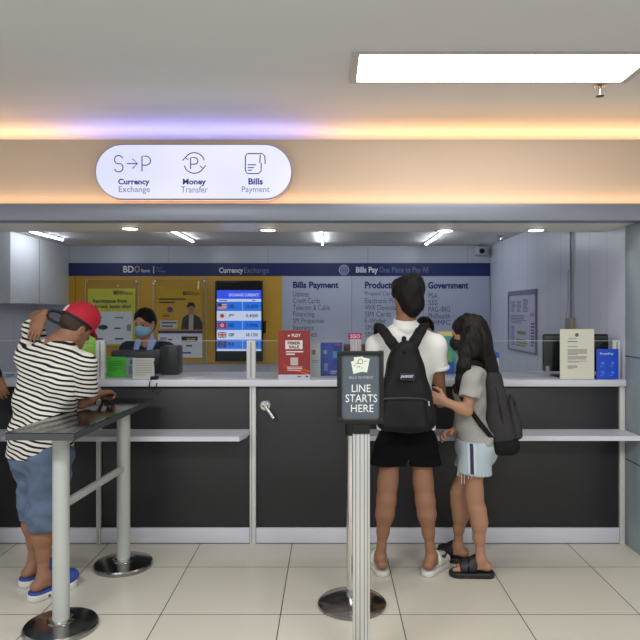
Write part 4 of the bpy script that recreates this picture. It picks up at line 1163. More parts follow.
def sole(an, t, zf, s=1.0, w=1.0, flare=0.0):
    S = Sdf(0.004); an = N(an); t = nrm(t); sd = np.cross(t, UP)
    a = V(an[0], an[1], zf / 2) - t * 0.035 * s; b = V(an[0], an[1], zf / 2) + t * 0.135 * s
    S.cap(a, b, 0.044 * s * w, 0.054 * s * w, 0.01, ratio=0.95, wide=sd, cuts=[(V(0, 0, zf), V(0, 0, 1)), (V(0, 0, 0.001), V(0, 0, -1))])
    return S
def strap(an, t, zf, f0, f1, s=1.0, th=0.011, heel=False):
    S = Sdf(0.004); an = N(an); t = nrm(t); sd = np.cross(t, UP)
    h = V(an[0], an[1], zf + 0.028 * s) - t * 0.035 * s
    b = V(an[0], an[1], zf + 0.022 * s) + t * 0.115 * s
    o = V(an[0], an[1], 0)
    cuts = [(o + t * f1 * s, t), (o + t * f0 * s, -t), (V(0, 0, zf * 0.4), V(0, 0, -1))]
    S.cap(h, b + t * 0.05 * s, 0.032 * s + th, 0.044 * s + th, 0.02, ratio=0.66, wide=sd, cuts=cuts)
    S.cap(an + t * 0.01, mix(an, b, 0.8) + UP * 0.004, 0.034 * s + th, 0.023 * s + th, 0.03, cuts=cuts)
    return S

def torso(S, neck, chest, waist, pelvis, tw, pw, shl, shr, inf=0.0, bw=1.0, shp=0.046, trap=0.042):
    S.cap(chest, waist, 0.150 * bw + inf, 0.128 * bw + inf, 0.04, ratio=0.68, wide=tw)
    S.cap(waist, pelvis, 0.128 * bw + inf, 0.148 * bw + inf, 0.04, ratio=0.76, wide=pw)
    for sh in (shl, shr):
        S.cap(mix(neck, chest, 0.35), sh, 0.050 + inf, shp + inf, 0.05)
        S.cap(mix(neck, chest, -0.05) - N(UP) * 0.01, mix(neck, sh, 0.6), trap + inf * 0.6, 0.036 + inf, 0.04)

def tee_arm(S, sh, el, t, inf, s=1.0, flare=0.012, k=0.04):
    sh, el = N(sh), N(el); d = nrm(el - sh)
    S.cap(sh, mix(sh, el, t + 0.15), 0.047 * s + inf, 0.044 * s + inf + flare, k, cuts=[(mix(sh, el, t), d)])

def fix_feet(S, feet):
    pass

# ---- the boy with the black backpack
Yb = 3.75
J = dict(neck=N(W(405, 326, 3.75)), chest=N(W(406, 361, 3.76)), waist=N(W(406, 398, 3.77)), pelvis=N(W(406, 436, 3.76)),
         shl=N(W(378, 346, 3.75)), shr=N(W(435, 346, 3.75)), ell=N(W(369, 401, 3.79)), elr=N(W(440.5, 401, 3.79)),
         wrl=N(W(372, 389, 4.00)), wrr=N(W(438, 389, 4.00)),
         hl=N(W(391, 446, 3.76)), hr=N(W(421, 446, 3.76)), kl=N(W(387.5, 486, 3.74)), kr=N(W(423.5, 486, 3.74)),
         al=V(PX(380.5, 3.74), 3.74, 0.095), ar=V(PX(431, 3.73), 3.73, 0.095))
TW = V(1, 0, 0)
Hd = Head(W(407.5, 299, 3.77), V(-0.30, 0.93, -0.14), UP, 1.0)
tl, tr = V(-0.18, 1, 0), V(0.58, 0.80, 0)
ZSO = 0.030
S = Sdf(0.0045)
head_prims(S, Hd, J['neck'])
torso(S, J['neck'], J['chest'], J['waist'], J['pelvis'], TW, TW, J['shl'], J['shr'], 0.0)
arm(S, J['shl'], J['ell'], J['wrl']); arm(S, J['shr'], J['elr'], J['wrr'])
hand(S, J['wrl'], V(0.1, 0.8, 0.55), V(0, 0.5, -0.8), V(1, 0, 0), 0.35)
hand(S, J['wrr'], V(-0.1, 0.8, 0.55), V(0, 0.5, -0.8), V(-1, 0, 0), 0.35)
leg(S, J['hl'], J['kl'], J['al'], V(0, -1, 0), 0.93); leg(S, J['hr'], J['kr'], J['ar'], V(0, -1, 0), 0.93)
for x in (-0.065, 0.065): S.ell(J['pelvis'] + V(x, -0.05, -0.03), np.eye(3), V(0.085, 0.08, 0.09), 0.03)
FOOT_SIDE[0] = 1; foot(S, J['al'], tl, ZSO, 0.95)
FOOT_SIDE[0] = -1; foot(S, J['ar'], tr, ZSO, 0.95)
boy = solid('person', S, M_skin, base=(PX(405, Yb), Yb, 0))
tag(boy, 'person in white polo shirt and black shorts wearing a black backpack', 'person')
eyes(boy, Hd)
S = Sdf(0.0045)      # hair, thick on top
Hd.ell(S, 0, -0.014, 0.050, 0.092, 0.106, 0.088, 0.02)
Hd.ell(S, 0, -0.052, 0.000, 0.078, 0.066, 0.085, 0.03)
Hd.ell(S, 0, -0.058, -0.048, 0.064, 0.050, 0.070, 0.03)
Hd.ell(S, 0.0, 0.04, 0.085, 0.078, 0.062, 0.045, 0.03)
Hd.ell(S, 0.03, -0.02, 0.095, 0.06, 0.08, 0.045, 0.03)
Hd.ell(S, 0, 0.115, -0.045, 0.088, 0.088, 0.090, 0.01, sub=True)
for s_ in (-1, 1): Hd.ell(S, 0.086 * s_, 0.004, -0.035, 0.030, 0.034, 0.052, 0.01, sub=True)
S.cap(Hd.P(0, -0.03, -0.10), Hd.P(0, -0.03, -0.2), 0.001)
S.noise = [(0.0022, 60, 30, 40, 0.3), (0.0018, -70, 40, 60, 1.7), (0.0010, 130, -90, 60, 0.4)]
S.p.pop()
solid('hair', S, M_hair, boy)
M_polo = mat('white_polo_cotton', rgb(226, 226, 222), 0.85, var=0.03, scale=20, bump=0.12, bscale=26)
S = Sdf(0.005)
torso(S, J['neck'], J['chest'], J['waist'], J['pelvis'] + V(0, 0, 0.0), TW, TW, J['shl'], J['shr'], 0.016, shp=0.050)
tee_arm(S, J['shl'], J['ell'], 0.42, 0.010, flare=0.016); tee_arm(S, J['shr'], J['elr'], 0.42, 0.010, flare=0.016)
S.cap(J['waist'], J['pelvis'] + V(0, 0, -0.03), 0.150, 0.172, 0.03, ratio=0.74, wide=TW)
S.cuts = [(N(W(406, 429.5, 3.76)), V(0, 0, -1))]
S.noise = [(0.0022, 38, 12, 20, 0.5), (0.0018, -30, 20, 34, 2.0)]
shirt = solid('polo_shirt', S, M_polo, boy)
S = Sdf(0.004)
S.cap(J['neck'] + V(0, 0, -0.02), J['neck'] + V(0.0, 0.006, 0.048), 0.078, 0.066, 0.01)
S.cap(J['neck'] + V(0, 0, 0.0), J['neck'] + V(0.0, 0.008, 0.12), 0.0575, 0.0575, 0.002, sub=True)
S.cuts = [(J['neck'] + V(0, 0, 0.044), nrm(V(0, -0.25, 1)))]
solid('collar', S, M_polo, shirt)
for sh, el in ((J['shl'], J['ell']), (J['shr'], J['elr'])):
    S = Sdf(0.004); d = nrm(el - sh)
    S.cap(mix(sh, el, 0.15), mix(sh, el, 0.55), 0.071, 0.074, 0.004, cuts=[(mix(sh, el, 0.425), d), (mix(sh, el, 0.37), -d)])
    solid('cuff', S, M_polo, shirt)
M_blackcloth = mat('black_shorts_cloth', rgb(9, 9, 11), 0.85, spec=0.15, var=0.15, scale=30, bump=0.1, bscale=24)
S = Sdf(0.005)
S.cap(J['pelvis'] + V(0, 0, 0.06), J['pelvis'] + V(0, 0, -0.01), 0.152, 0.160, 0.03, ratio=0.80, wide=TW)
for h_, k_, sx_ in ((J['hl'], J['kl'], -1), (J['hr'], J['kr'], 1)):
    lo_ = mix(h_, k_, 0.62) + V(0.016 * sx_, 0, 0)
    S.cap(h_ + V(0, 0, 0.0), lo_ + V(0.008 * sx_, 0, -0.05), 0.097, 0.102, 0.012)
S.ell(J['pelvis'] + V(0, -0.050, -0.03), np.eye(3), V(0.178, 0.108, 0.13), 0.03)
S.ell(N(W(406.5, 468, 3.75)), np.eye(3), V(0.016, 0.3, 0.085), 0.01, sub=True)
S.cuts = [(N(W(406, 467.5, 3.66)), V(0, 0, -1)), (N(W(406, 423, 3.76)), V(0, 0, 1))]
S.noise = [(0.002, 34, 8, 16, 0.2)]
solid('shorts', S, M_blackcloth, boy)
M_whiterub = mat('white_rubber', rgb(206, 205, 198), 0.5, var=0.03)
M_blackrub = mat('black_rubber', rgb(28, 28, 29), 0.5, var=0.08)
for an, t_ in ((J['al'], tl), (J['ar'], tr)):
    so = solid('slide_sandal', sole(an, t_, ZSO, 1.0, 0.92), M_whiterub, boy)
    st = solid('strap', strap(an, t_, ZSO, 0.035, 0.145, 1.0, 0.012), M_whiterub, so)
def fstrap_mark(parent, an, t_, m, side=1):
    t_ = nrm(t_); sd = np.cross(t_, UP) * side
    p = V(an[0], an[1], ZSO + 0.055) + t_ * 0.075 + sd * 0.049
    b = MB(); b.tube([p + t_ * -0.022 + UP * 0.012, p + t_ * 0.0 - UP * 0.004, p + t_ * 0.03 + UP * 0.012], 0.006, 8)
    return obj('swoosh_mark', b, m, parent)
fstrap_mark(so, J['ar'], tr, M_blackrub, 1)

# his backpack
M_bag = mat('black_nylon', rgb(15, 15, 18), 0.62, spec=0.25, var=0.2, scale=40, bump=0.25, bscale=18)
M_bag2 = mat('black_webbing', rgb(14, 14, 16), 0.7, spec=0.25, var=0.15, scale=60)
bp = thing('backpack', (PX(406, 3.52), 3.52, PZ(432, 3.52)), 'black zipped backpack worn over the white polo shirt', 'backpack')
def R_axes(x, z):
    z = nrm(z); x = nrm(N(x) - z * (N(x) @ z)); y = np.cross(z, x); return np.array([x, y, z])
zb0, zb1 = PZ(431.5, 3.5), PZ(340, 3.5)
cb = V(PX(405.5, 3.5), 3.505, (zb0 + zb1) / 2)
S = Sdf(0.005)
S.rbox(cb, R_axes(V(1, 0, 0), V(0.0, 0.10, 1)), V(0.160, 0.095, (zb1 - zb0) / 2), 0.06, 0.02, taper=(0.66, 0.30, 1.8))
S.noise = [(0.0030, 30, 10, 22, 0.8), (0.0022, -24, 16, 40, 0.1)]
solid('main_bag', S, M_bag, bp)
S = Sdf(0.0045)
S.rbox(V(PX(404.5, 3.42), 3.412, (PZ(430, 3.42) + PZ(398, 3.42)) / 2), R_axes(V(1, 0, 0), V(0, 0.06, 1)), V(0.132, 0.034, (PZ(398, 3.42) - PZ(430, 3.42)) / 2), 0.03, 0.01, taper=(0.14, 0.5, 1.5))
S.noise = [(0.002, 34, 10, 26, 0.2)]
pk = solid('front_pocket', S, M_bag, bp)
obj('zipper', MB().tube([W(380, 401, 3.388), W(385, 398.6, 3.376), W(404, 397.8, 3.372), W(424, 398.6, 3.376), W(428.5, 402, 3.388)], 0.0035), M_plasticg, pk)
obj('zip_pull', MB().tube([W(428.6, 401, 3.380), W(429, 406, 3.378)], 0.005), M_steel, pk)
lb = obj('name_patch', MB().box(PX(400, 3.39), PX(415, 3.39), 3.392, 3.404, PZ(380.5, 3.39), PZ(373.4, 3.39), 0.001, rot=Matrix.Rotation(0.045, 4, 'Y')), flat(22, 26, 52), bp)
ptext('JANSPORT', 400.6, 413.4, 375.2, 378.4, 3.3905, flat(206, 206, 214), lb, 0.03)
S = Sdf(0.0045)
S.cap(W(404, 345, 3.50), W(404, 352, 3.455), 0.016, 0.012, 0.01); S.cap(W(404, 338.5, 3.53), W(404, 346, 3.50), 0.014)
solid('haul_loop', S, M_bag2, bp)
def ribbon(name, pts, w, ratio, m, parent, wide=V(1, 0, 0), h=0.0045):
    S = Sdf(h)
    for a, b in zip(pts, pts[1:]): S.cap(a, b, w, w, 0.008, ratio=ratio, wide=wide)
    return solid(name, S, m, parent)
for sg, pts in ((-1, [(397, 350, 3.585), (390.5, 341, 3.60), (383.5, 331, 3.64), (379.5, 326, 3.70)]), (1, [(411, 350, 3.585), (415, 341, 3.60), (420.5, 331, 3.64), (424, 326, 3.70)])):
    P_ = [N(W(*p)) for p in pts]
    S = Sdf(0.0045)
    for a, b in zip(P_, P_[1:]): S.cap(a, b, 0.033, 0.033, 0.008, ratio=0.42, wide=V(1, 0, 0.25 * sg))
    e = P_[-1]
    Q_ = [e, e + V(0, 0.05, -0.004), e + V(-0.004 * sg, 0.125, -0.05), e + V(0.01 * sg, 0.155, -0.16), e + V(0.045 * sg, 0.13, -0.30)]
    for a, b in zip(Q_, Q_[1:]): S.cap(a, b, 0.031, 0.029, 0.008, ratio=0.4, wide=V(1, 0, 0))
    Q2 = [Q_[-1], Q_[-1] + V(0.035 * sg, -0.12, -0.09), V(PX(405.5 + 27 * sg, 3.56), 3.57, PZ(424, 3.56))]
    for a, b in zip(Q2, Q2[1:]): S.cap(a, b, 0.014, 0.013, 0.006, ratio=0.4, wide=V(0, 0.4, 1))
    solid('shoulder_strap', S, M_bag2, bp)

# ---- the girl with the grey backpack
FG = nrm(V(-0.96, 0.28, 0)); LG = V(-FG[1], FG[0], 0)          # facing, and her left
def GW(px, py, Y): return N(W(px, py, Y))
gs = 0.90
nk = GW(474.5, 360, 3.80)
shc = GW(474, 375, 3.80)
G = dict(neck=nk, shl=shc + LG * 0.145 + V(0.0, 0, 0), shr=shc - LG * 0.145, chest=GW(474, 391, 3.80), waist=GW(472, 417, 3.80), pelvis=GW(475.5, 442, 3.785))
G['ell'] = GW(467, 411, 3.60); G['wrl'] = GW(445.5, 402, 3.585)
G['elr'] = GW(463, 414, 3.93); G['wrr'] = GW(454.5, 431, 3.80)
G['hl'] = G['pelvis'] + LG * 0.078 + V(0, 0, -0.03); G['hr'] = G['pelvis'] - LG * 0.078 + V(0, 0, -0.03)
G['kl'] = GW(474, 499, 3.715); G['kr'] = GW(458, 496, 3.87)
G['al'] = V(PX(482, 3.665), 3.685, 0.095); G['ar'] = V(PX(458.5, 3.90), 3.90, 0.095)
tgl, tgr = V(-1, 0.10, 0), V(-0.94, 0.42, 0)
Hg = Head(GW(467.5, 335.5, 3.79), nrm(FG + V(0, 0.05, -0.12)), UP, 0.93)
S = Sdf(0.0045)
head_prims(S, Hg, nk, 0.046)
torso(S, nk, G['chest'], G['waist'], G['pelvis'], LG, LG, G['shl'], G['shr'], 0.0, 0.82, 0.040, 0.036)
arm(S, G['shl'], G['ell'], G['wrl'], 0.82); arm(S, G['shr'], G['elr'], G['wrr'], 0.82)
hand(S, G['wrl'], V(-0.95, 0.05, 0.35), V(0.1, 1, -0.1), V(-0.25, 0, 1), 0.55, 0.9)
hand(S, G['wrr'], V(-0.85, -0.5, -0.1), V(0.2, -0.5, -0.6), V(-0.4, -0.1, 0.9), 0.6, 0.9)
leg(S, G['hl'], G['kl'], G['al'], -FG, 0.82); leg(S, G['hr'], G['kr'], G['ar'], -FG, 0.82)
S.ell(G['pelvis'] - FG * 0.035 + LG * 0.055 + V(0, 0, -0.03), np.eye(3), V(0.07, 0.07, 0.08), 0.03)
S.ell(G['pelvis'] - FG * 0.035 - LG * 0.055 + V(0, 0, -0.03), np.eye(3), V(0.07, 0.07, 0.08), 0.03)
FOOT_SIDE[0] = 1; foot(S, G['al'], tgl, ZSO, 0.92)
FOOT_SIDE[0] = -1; foot(S, G['ar'], tgr, ZSO, 0.92)
girl = solid('person', S, M_skin2, base=(PX(474, 3.79), 3.79, 0))
tag(girl, 'person with long dark hair in grey tee and pale denim shorts', 'person')
eyes(girl, Hg)
S = Sdf(0.0045)       # long hair
Hg.ell(S, 0, -0.018, 0.046, 0.090, 0.108, 0.094, 0.02)
Hg.ell(S, 0, -0.065, -0.03, 0.088, 0.075, 0.11, 0.04)
Hg.ell(S, 0, 0.125, -0.035, 0.082, 0.086, 0.098, 0.012, sub=True)
a_ = Hg.P(0, -0.075, -0.05)
S.cap(a_, GW(487, 366, 3.80), 0.088, 0.082, 0.04, ratio=0.72, wide=LG)
S.cap(GW(487, 366, 3.80), GW(495, 387, 3.78), 0.080, 0.040, 0.04, ratio=0.55, wide=LG)
S.chain([Hg.P(-0.074, -0.022, 0.0), GW(466.5, 352, 3.69), GW(463.5, 366, 3.665), GW(461, 379, 3.675), GW(457.5, 389, 3.69)], [0.040, 0.042, 0.034, 0.026, 0.012], 0.03)
S.chain([Hg.P(-0.07, -0.04, -0.02), GW(472, 351, 3.715)], [0.055, 0.046], 0.04)
S.chain([Hg.P(0.078, -0.015, 0.0), Hg.P(0.085, -0.02, -0.12), Hg.P(0.10, 0.0, -0.22)], [0.036, 0.04, 0.015], 0.03)
S.noise = [(0.0024, 90, 60, 8, 0.3), (0.002, -60, 100, 12, 1.0), (0.0015, 150, 60, 10, 0.4)]
solid('hair', S, M_hairlong, girl)
S = Sdf(0.004)       # black face mask
Hg.ell(S, 0, 0.040, -0.050, 0.068, 0.068, 0.062, 0.01)
Hg.ell(S, 0, 0.085, -0.036, 0.030, 0.032, 0.036, 0.02)
S.cuts = [(Hg.P(0, 0, -0.006), nrm(Hg.u - Hg.f * 0.1)), (Hg.P(0, 0.022, 0), -Hg.f)]
mk = solid('face_mask', S, mat('black_mask', rgb(20, 20, 22), 0.7), girl)
M_tee = mat('grey_tee_jersey', rgb(158, 156, 152), 0.9, var=0.08, scale=70, bump=0.2, bscale=22)
S = Sdf(0.005)
torso(S, nk + V(0, 0, -0.02), G['chest'], G['waist'], G['pelvis'], LG, LG, G['shl'], G['shr'], 0.012, 0.84, 0.042, 0.030)
tee_arm(S, G['shl'], G['ell'], 0.63, 0.010, 0.85, 0.022); tee_arm(S, G['shr'], G['elr'], 0.63, 0.010, 0.85, 0.022)
S.ell(G['waist'] + FG * 0.015 + V(0, 0, -0.03), R_axes(LG, UP), V(0.115, 0.085, 0.16), 0.03)
S.ell(G['chest'] + FG * 0.06 + V(0, 0, 0.0), R_axes(LG, UP), V(0.10, 0.06, 0.07), 0.04)
S.ell(G['pelvis'] - FG * 0.04 + V(0, 0, 0.0), R_axes(LG, UP), V(0.132, 0.098, 0.13), 0.03)
S.cuts = [(GW(474, 442, 3.80), V(0, 0, -1))]
S.noise = [(0.0040, 26, 30, 40, 0.5), (0.0034, -44, 16, 60, 2.0), (0.0022, 70, 20, -50, 0.6)]
solid('tee_shirt', S, M_tee, girl)
def denim(name, c, lo):
    m = mat(name, c, 0.9, var=0.22, scale=9, bump=0.15, bscale=60)
    return m
M_denim1 = denim('washed_denim', rgb(176, 188, 196), 0)
S = Sdf(0.0045)
S.cap(G['pelvis'] + V(0, 0, 0.05), G['pelvis'] + V(0, 0, -0.02), 0.126, 0.138, 0.03, ratio=0.86, wide=LG)
S.ell(G['pelvis'] - FG * 0.040 + V(0, 0, -0.03), R_axes(LG, UP), V(0.134, 0.088, 0.125), 0.03)
for h_, k_ in ((G['hl'], G['kl']), (G['hr'], G['kr'])):
    S.cap(h_, mix(h_, k_, 0.45), 0.088, 0.097 if h_ is G['hl'] else 0.084, 0.02)
S.cuts = [(GW(474, 472.5, 3.72), nrm(V(-0.10, 0, -1))), (GW(474, 437.5, 3.8), V(0, 0, 1))]
S.noise = [(0.002, 36, 30, 20, 0.2)]
sh_ = solid('denim_shorts', S, M_denim1, girl)
fr_ = MB(); rr = random.Random(8)
for k in range(26):
    a = k / 26 * 2 * math.pi
    for h_, k_ in ((G['hl'], G['kl']),):
        c_ = mix(h_, k_, 0.42); p = V(c_[0] + 0.094 * math.cos(a), c_[1] + 0.094 * math.sin(a), PZ(472, 3.7) + 0.010 * math.cos(a))
        L_ = 0.05 if k in (3, 15, 16) else rr.uniform(0.008, 0.018)
        fr_.tube([p + V(0, 0, 0.012), p + V(rr.uniform(-.003, .003), 0, -L_)], 0.0018, 5)
obj('frayed_hem', fr_, flat(206, 210, 212), sh_)
def side_band(px0, px1, m, name, lift):
    S = Sdf(0.003)
    c0 = G['hl']
    S.cap(G['pelvis'] + V(0, 0, 0.05), G['pelvis'] + V(0, 0, -0.02), 0.126 + lift, 0.138 + lift, 0.03, ratio=0.86, wide=LG)
    S.cap(c0, mix(c0, G['kl'], 0.45), 0.088 + lift, 0.098 + lift, 0.02)
    Ym = 3.66
    S.cuts = [(GW(474, 471.5, 3.70), nrm(V(-0.10, 0, -1))), (GW(474, 438.2, 3.8), V(0, 0, 1)), (V(PX(px0, Ym), 0, 0), V(-1, 0, 0)), (V(PX(px1, Ym), 0, 0), V(1, 0, 0)), (V(0, 3.745, 0), V(0, 1, 0))]
    S.noise = [(0.002, 36, 30, 20, 0.2)]
    return solid(name, S, m, sh_)
side_band(466.5, 469.0, flat(196, 202, 206), 'white_stripe', 0.003)
side_band(469.0, 472.2, flat(30, 36, 74), 'navy_stripe', 0.003)
side_band(472.2, 474.4, flat(196, 202, 206), 'white_stripe', 0.003)
for an, t_ in ((G['al'], tgl), (G['ar'], tgr)):
    so = solid('slide_sandal', sole(an, t_, ZSO, 0.97), M_blackrub, girl)
    solid('strap', strap(an, t_, ZSO, 0.035, 0.075, 0.92, 0.010), M_blackrub, so)
    solid('strap', strap(an, t_, ZSO, 0.088, 0.130, 0.92, 0.010), M_blackrub, so)

# her backpack
M_bagg = mat('charcoal_melange', rgb(52, 51, 52), 0.8, spec=0.25, var=0.2, scale=90, bump=0.25, bscale=20)
bz = nrm(GW(489.5, 366, 3.8) - GW(506, 448, 3.8))
bc = GW(498, 409.5, 3.79)
bpg = thing('backpack', (bc[0], bc[1], PZ(452, 3.79)), 'charcoal backpack with black base on the girl in the grey tee', 'backpack')
Rg = R_axes(LG, bz)
Lb = 0.252
S = Sdf(0.005)
S.rbox(bc, Rg, V(0.150, 0.086, Lb), 0.065, 0.02, taper=(0.30, 0.50, 1.6))
S.noise = [(0.0035, 24, 18, 26, 0.8), (0.0025, -34, 26, 30, 0.1)]
cutp = bc - Rg[2] * Lb * 0.62
S.cuts = [(cutp, -Rg[2])]
solid('main_bag', S, M_bagg, bpg)
S = Sdf(0.005)
S.rbox(bc, Rg, V(0.151, 0.087, Lb + 0.002), 0.065, 0.02, taper=(0.30, 0.50, 1.6))
S.noise = [(0.0035, 24, 18, 26, 0.8), (0.0025, -34, 26, 30, 0.1)]
S.cuts = [(cutp, Rg[2])]
solid('bottom_panel', S, M_bag2, bpg, label='black base panel')
back = -Rg[1] if (Rg[1] @ FG) > 0 else Rg[1]
S = Sdf(0.0045)
S.rbox(bc + back * 0.085 - Rg[2] * 0.05, Rg, V(0.115, 0.028, 0.12), 0.026, 0.01, taper=(0.2, 0.5, 1.5))
pk = solid('front_pocket', S, M_bagg, bpg)
obj('zipper', MB().tube([bc + back * 0.104 + Rg[0] * x + Rg[2] * (0.05 - abs(x) * 0.25) for x in (-0.095, -0.05, 0, 0.05, 0.095)], 0.004), M_plastic, pk)
obj('zip_line', MB().tube([bc + Rg[0] * 0.135 * q * (1 if (Rg[0] @ LG) > 0 else -1) + Rg[2] * z_ + back * b_ for q, z_, b_ in ((1.03, -0.10, 0.02), (0.99, 0.02, 0.02), (0.86, 0.13, 0.018), (0.75, 0.2, 0.01))], 0.004), M_plastic, bpg)
for sg in (1, -1):
    sh = G['shl'] if sg > 0 else G['shr']
    top = bc + Rg[2] * 0.215 - back * 0.03 + LG * 0.06 * sg
    P_ = [top, mix(top, sh, 0.55) + V(0, 0, 0.072) + LG * 0.004 * sg, sh - LG * 0.012 * sg + V(0, 0, 0.084) + FG * 0.005, sh - LG * 0.022 * sg + V(0, 0, 0.035) + FG * 0.076, sh - LG * 0.02 * sg + V(0, 0, -0.07) + FG * 0.095, sh - LG * 0.005 * sg + V(0, 0, -0.155) + FG * 0.035]
    S = Sdf(0.0045)
    for a, b in zip(P_, P_[1:]): S.cap(a, b, 0.029, 0.028, 0.008, ratio=0.4, wide=LG)
    low = bc - Rg[2] * 0.17 - back * 0.04 + LG * 0.13 * sg
    Q_ = [P_[-1], mix(P_[-1], low, 0.5) + LG * 0.03 * sg, low]
    for a, b in zip(Q_, Q_[1:]): S.cap(a, b, 0.016, 0.015, 0.006, ratio=0.4, wide=V(0.4, 0, 1))
    solid('shoulder_strap', S, M_bag2, bpg)

# ---- the man in the red cap
fy = math.radians(30)
FM = V(math.sin(fy), math.cos(fy), 0); RM = V(FM[1], -FM[0], 0)
C = dict(neck=N(W(59, 345, 3.56)), shr=N(W(84, 365, 3.50)), shl=N(W(29, 357, 3.60)), chest=N(W(53, 378, 3.56)), waist=N(W(45, 414, 3.56)), pelvis=N(W(40, 447, 3.57)))
C['elr'] = N(W(82, 402, 3.58)); C['wrr'] = V(PX(99, 3.80), 3.80, 1.034)
C['ell'] = N(W(36, 318, 3.84)); C['wrl'] = N(W(44, 315, 3.60))
C['hr'] = C['pelvis'] + RM * 0.085 + V(0, 0, -0.03); C['hl'] = C['pelvis'] - RM * 0.085 + V(0, 0, -0.03)
C['kr'] = N(W(45.5, 509, 3.46)); C['kl'] = N(W(35, 500, 3.60))
C['ar'] = V(PX(43, 3.42), 3.42, 0.105); C['al'] = V(PX(33, 3.60), 3.60, 0.105)
TWM = nrm(C['shr'] - C['shl']); PWM = RM
tmr = V(0.50, 0.86, 0); tml = V(0.42, 0.9, 0)
Hm = Head(N(W(76.5, 327, 3.62)), nrm(V(0.42, 0.74, -0.42)), nrm(V(0.36, 0.20, 0.9)), 0.97)
ZSM = 0.036
S = Sdf(0.0045)
head_prims(S, Hm, C['neck'], 0.056)
torso(S, C['neck'], C['chest'], C['waist'], C['pelvis'], TWM, PWM, C['shl'], C['shr'], 0.0, 1.06)
arm(S, C['shl'], C['ell'], C['wrl']); arm(S, C['shr'], C['elr'], C['wrr'])
S.cap(C['neck'], N(W(52, 352, 3.55)), 0.06, 0.06, 0.04)
hand(S, C['wrl'], nrm(V(-0.40, -0.12, -0.85)), nrm(V(0.15, 0.95, -0.2)), V(-0.9, 0, 0.4), 0.20)
hand(S, C['wrr'], V(0.45, 1, 0.0), V(0.0, 0.0, -1), V(-1, 0.4, 0.1), 1.15)
leg(S, C['hr'], C['kr'], C['ar'], -FM, 0.97); leg(S, C['hl'], C['kl'], C['al'], -FM, 0.9)
FOOT_SIDE[0] = -1; foot(S, C['ar'], tmr, ZSM); FOOT_SIDE[0] = 1; foot(S, C['al'], tml, ZSM)
man = solid('person', S, M_skin, base=(PX(42, 3.55), 3.55, 0))
tag(man, 'person in striped tee, red cap and jeans leaning on the narrow table', 'person')
eyes(man, Hm)
S = Sdf(0.0045)
Hm.ell(S, 0, -0.016, 0.022, 0.077, 0.098, 0.088, 0.01)
Hm.ell(S, 0, 0.12, -0.05, 0.085, 0.10, 0.11, 0.01, sub=True)
for s_ in (-1, 1): Hm.ell(S, 0.083 * s_, -0.004, -0.045, 0.028, 0.036, 0.060, 0.01, sub=True)
S.cuts = [(Hm.P(0, 0, -0.055), -Hm.u)]
solid('hair', S, mat('cropped_hair', rgb(58, 42, 34), 0.8, var=0.3, scale=80), man)
M_red = mat('red_cap_cloth', rgb(176, 20, 44), 0.75, var=0.1, scale=50, bump=0.1, bscale=60)
S = Sdf(0.004)
Hm.ell(S, 0, -0.010, 0.045, 0.088, 0.108, 0.102, 0.01)
Hm.ell(S, 0, 0.02, 0.075, 0.078, 0.090, 0.080, 0.03)
S.cuts = [(Hm.P(0, 0, 0.022), nrm(-Hm.u - Hm.f * 0.10))]
cap_ = solid('cap', S, M_red, man)
S = Sdf(0.004)
S.cap(Hm.P(0, 0.07, 0.026), Hm.P(0, 0.092, 0.018), 0.070, 0.058, 0.01, ratio=0.16, wide=Hm.r)
solid('brim', S, M_red, cap_)
S = Sdf(0.004)
Hm.ell(S, 0, -0.010, 0.035, 0.0905, 0.1105, 0.10, 0.004)
pc, pn = Hm.P(0, 0, 0.026), nrm(Hm.u + Hm.f * 0.10)
S.cuts = [(pc + pn * 0.012, pn), (pc - pn * 0.004, -pn), (Hm.P(0, 0.045, 0), Hm.f)]
solid('sweatband', S, mat('black_band', rgb(24, 22, 24), 0.7), cap_)
obj('back_strap', MB().tube([W(*q) for q in ((64, 315, 3.55), (59, 312, 3.535), (53, 310.6, 3.52), (48.6, 311.8, 3.51), (47.2, 315, 3.505), (49, 318.6, 3.505), (54, 321.6, 3.51), (60, 324, 3.52), (66, 327, 3.53))], 0.0085, 8), M_plastic, cap_)
b = MB()
for az in (0.35, 1.25, 2.2, 3.2, 4.2, 5.3):
    b.ball(Hm.P(0.066 * math.cos(az), -0.01 + 0.078 * math.sin(az), 0.109), 0.005, seg=8)
b.ball(Hm.P(0, 0.0, 0.150), 0.009, seg=10)
obj('eyelets', b, mat('dark_red_stitch', rgb(96, 8, 24), 0.7), cap_)
wp = MB()
wp.bm.free(); S = Sdf(0.003)
Hm.ell(S, 0, -0.010, 0.045, 0.0905, 0.1105, 0.1045, 0.002)
lc = Hm.P(-0.018, -0.10, 0.068)
S.cuts = [(lc + Hm.r * 0.016, Hm.r), (lc - Hm.r * 0.016, -Hm.r), (lc + Hm.u * 0.022, Hm.u), (lc - Hm.u * 0.022, -Hm.u), (Hm.P(0, -0.03, 0), Hm.f)]
solid('white_badge', S, flat(214, 196, 196), cap_)

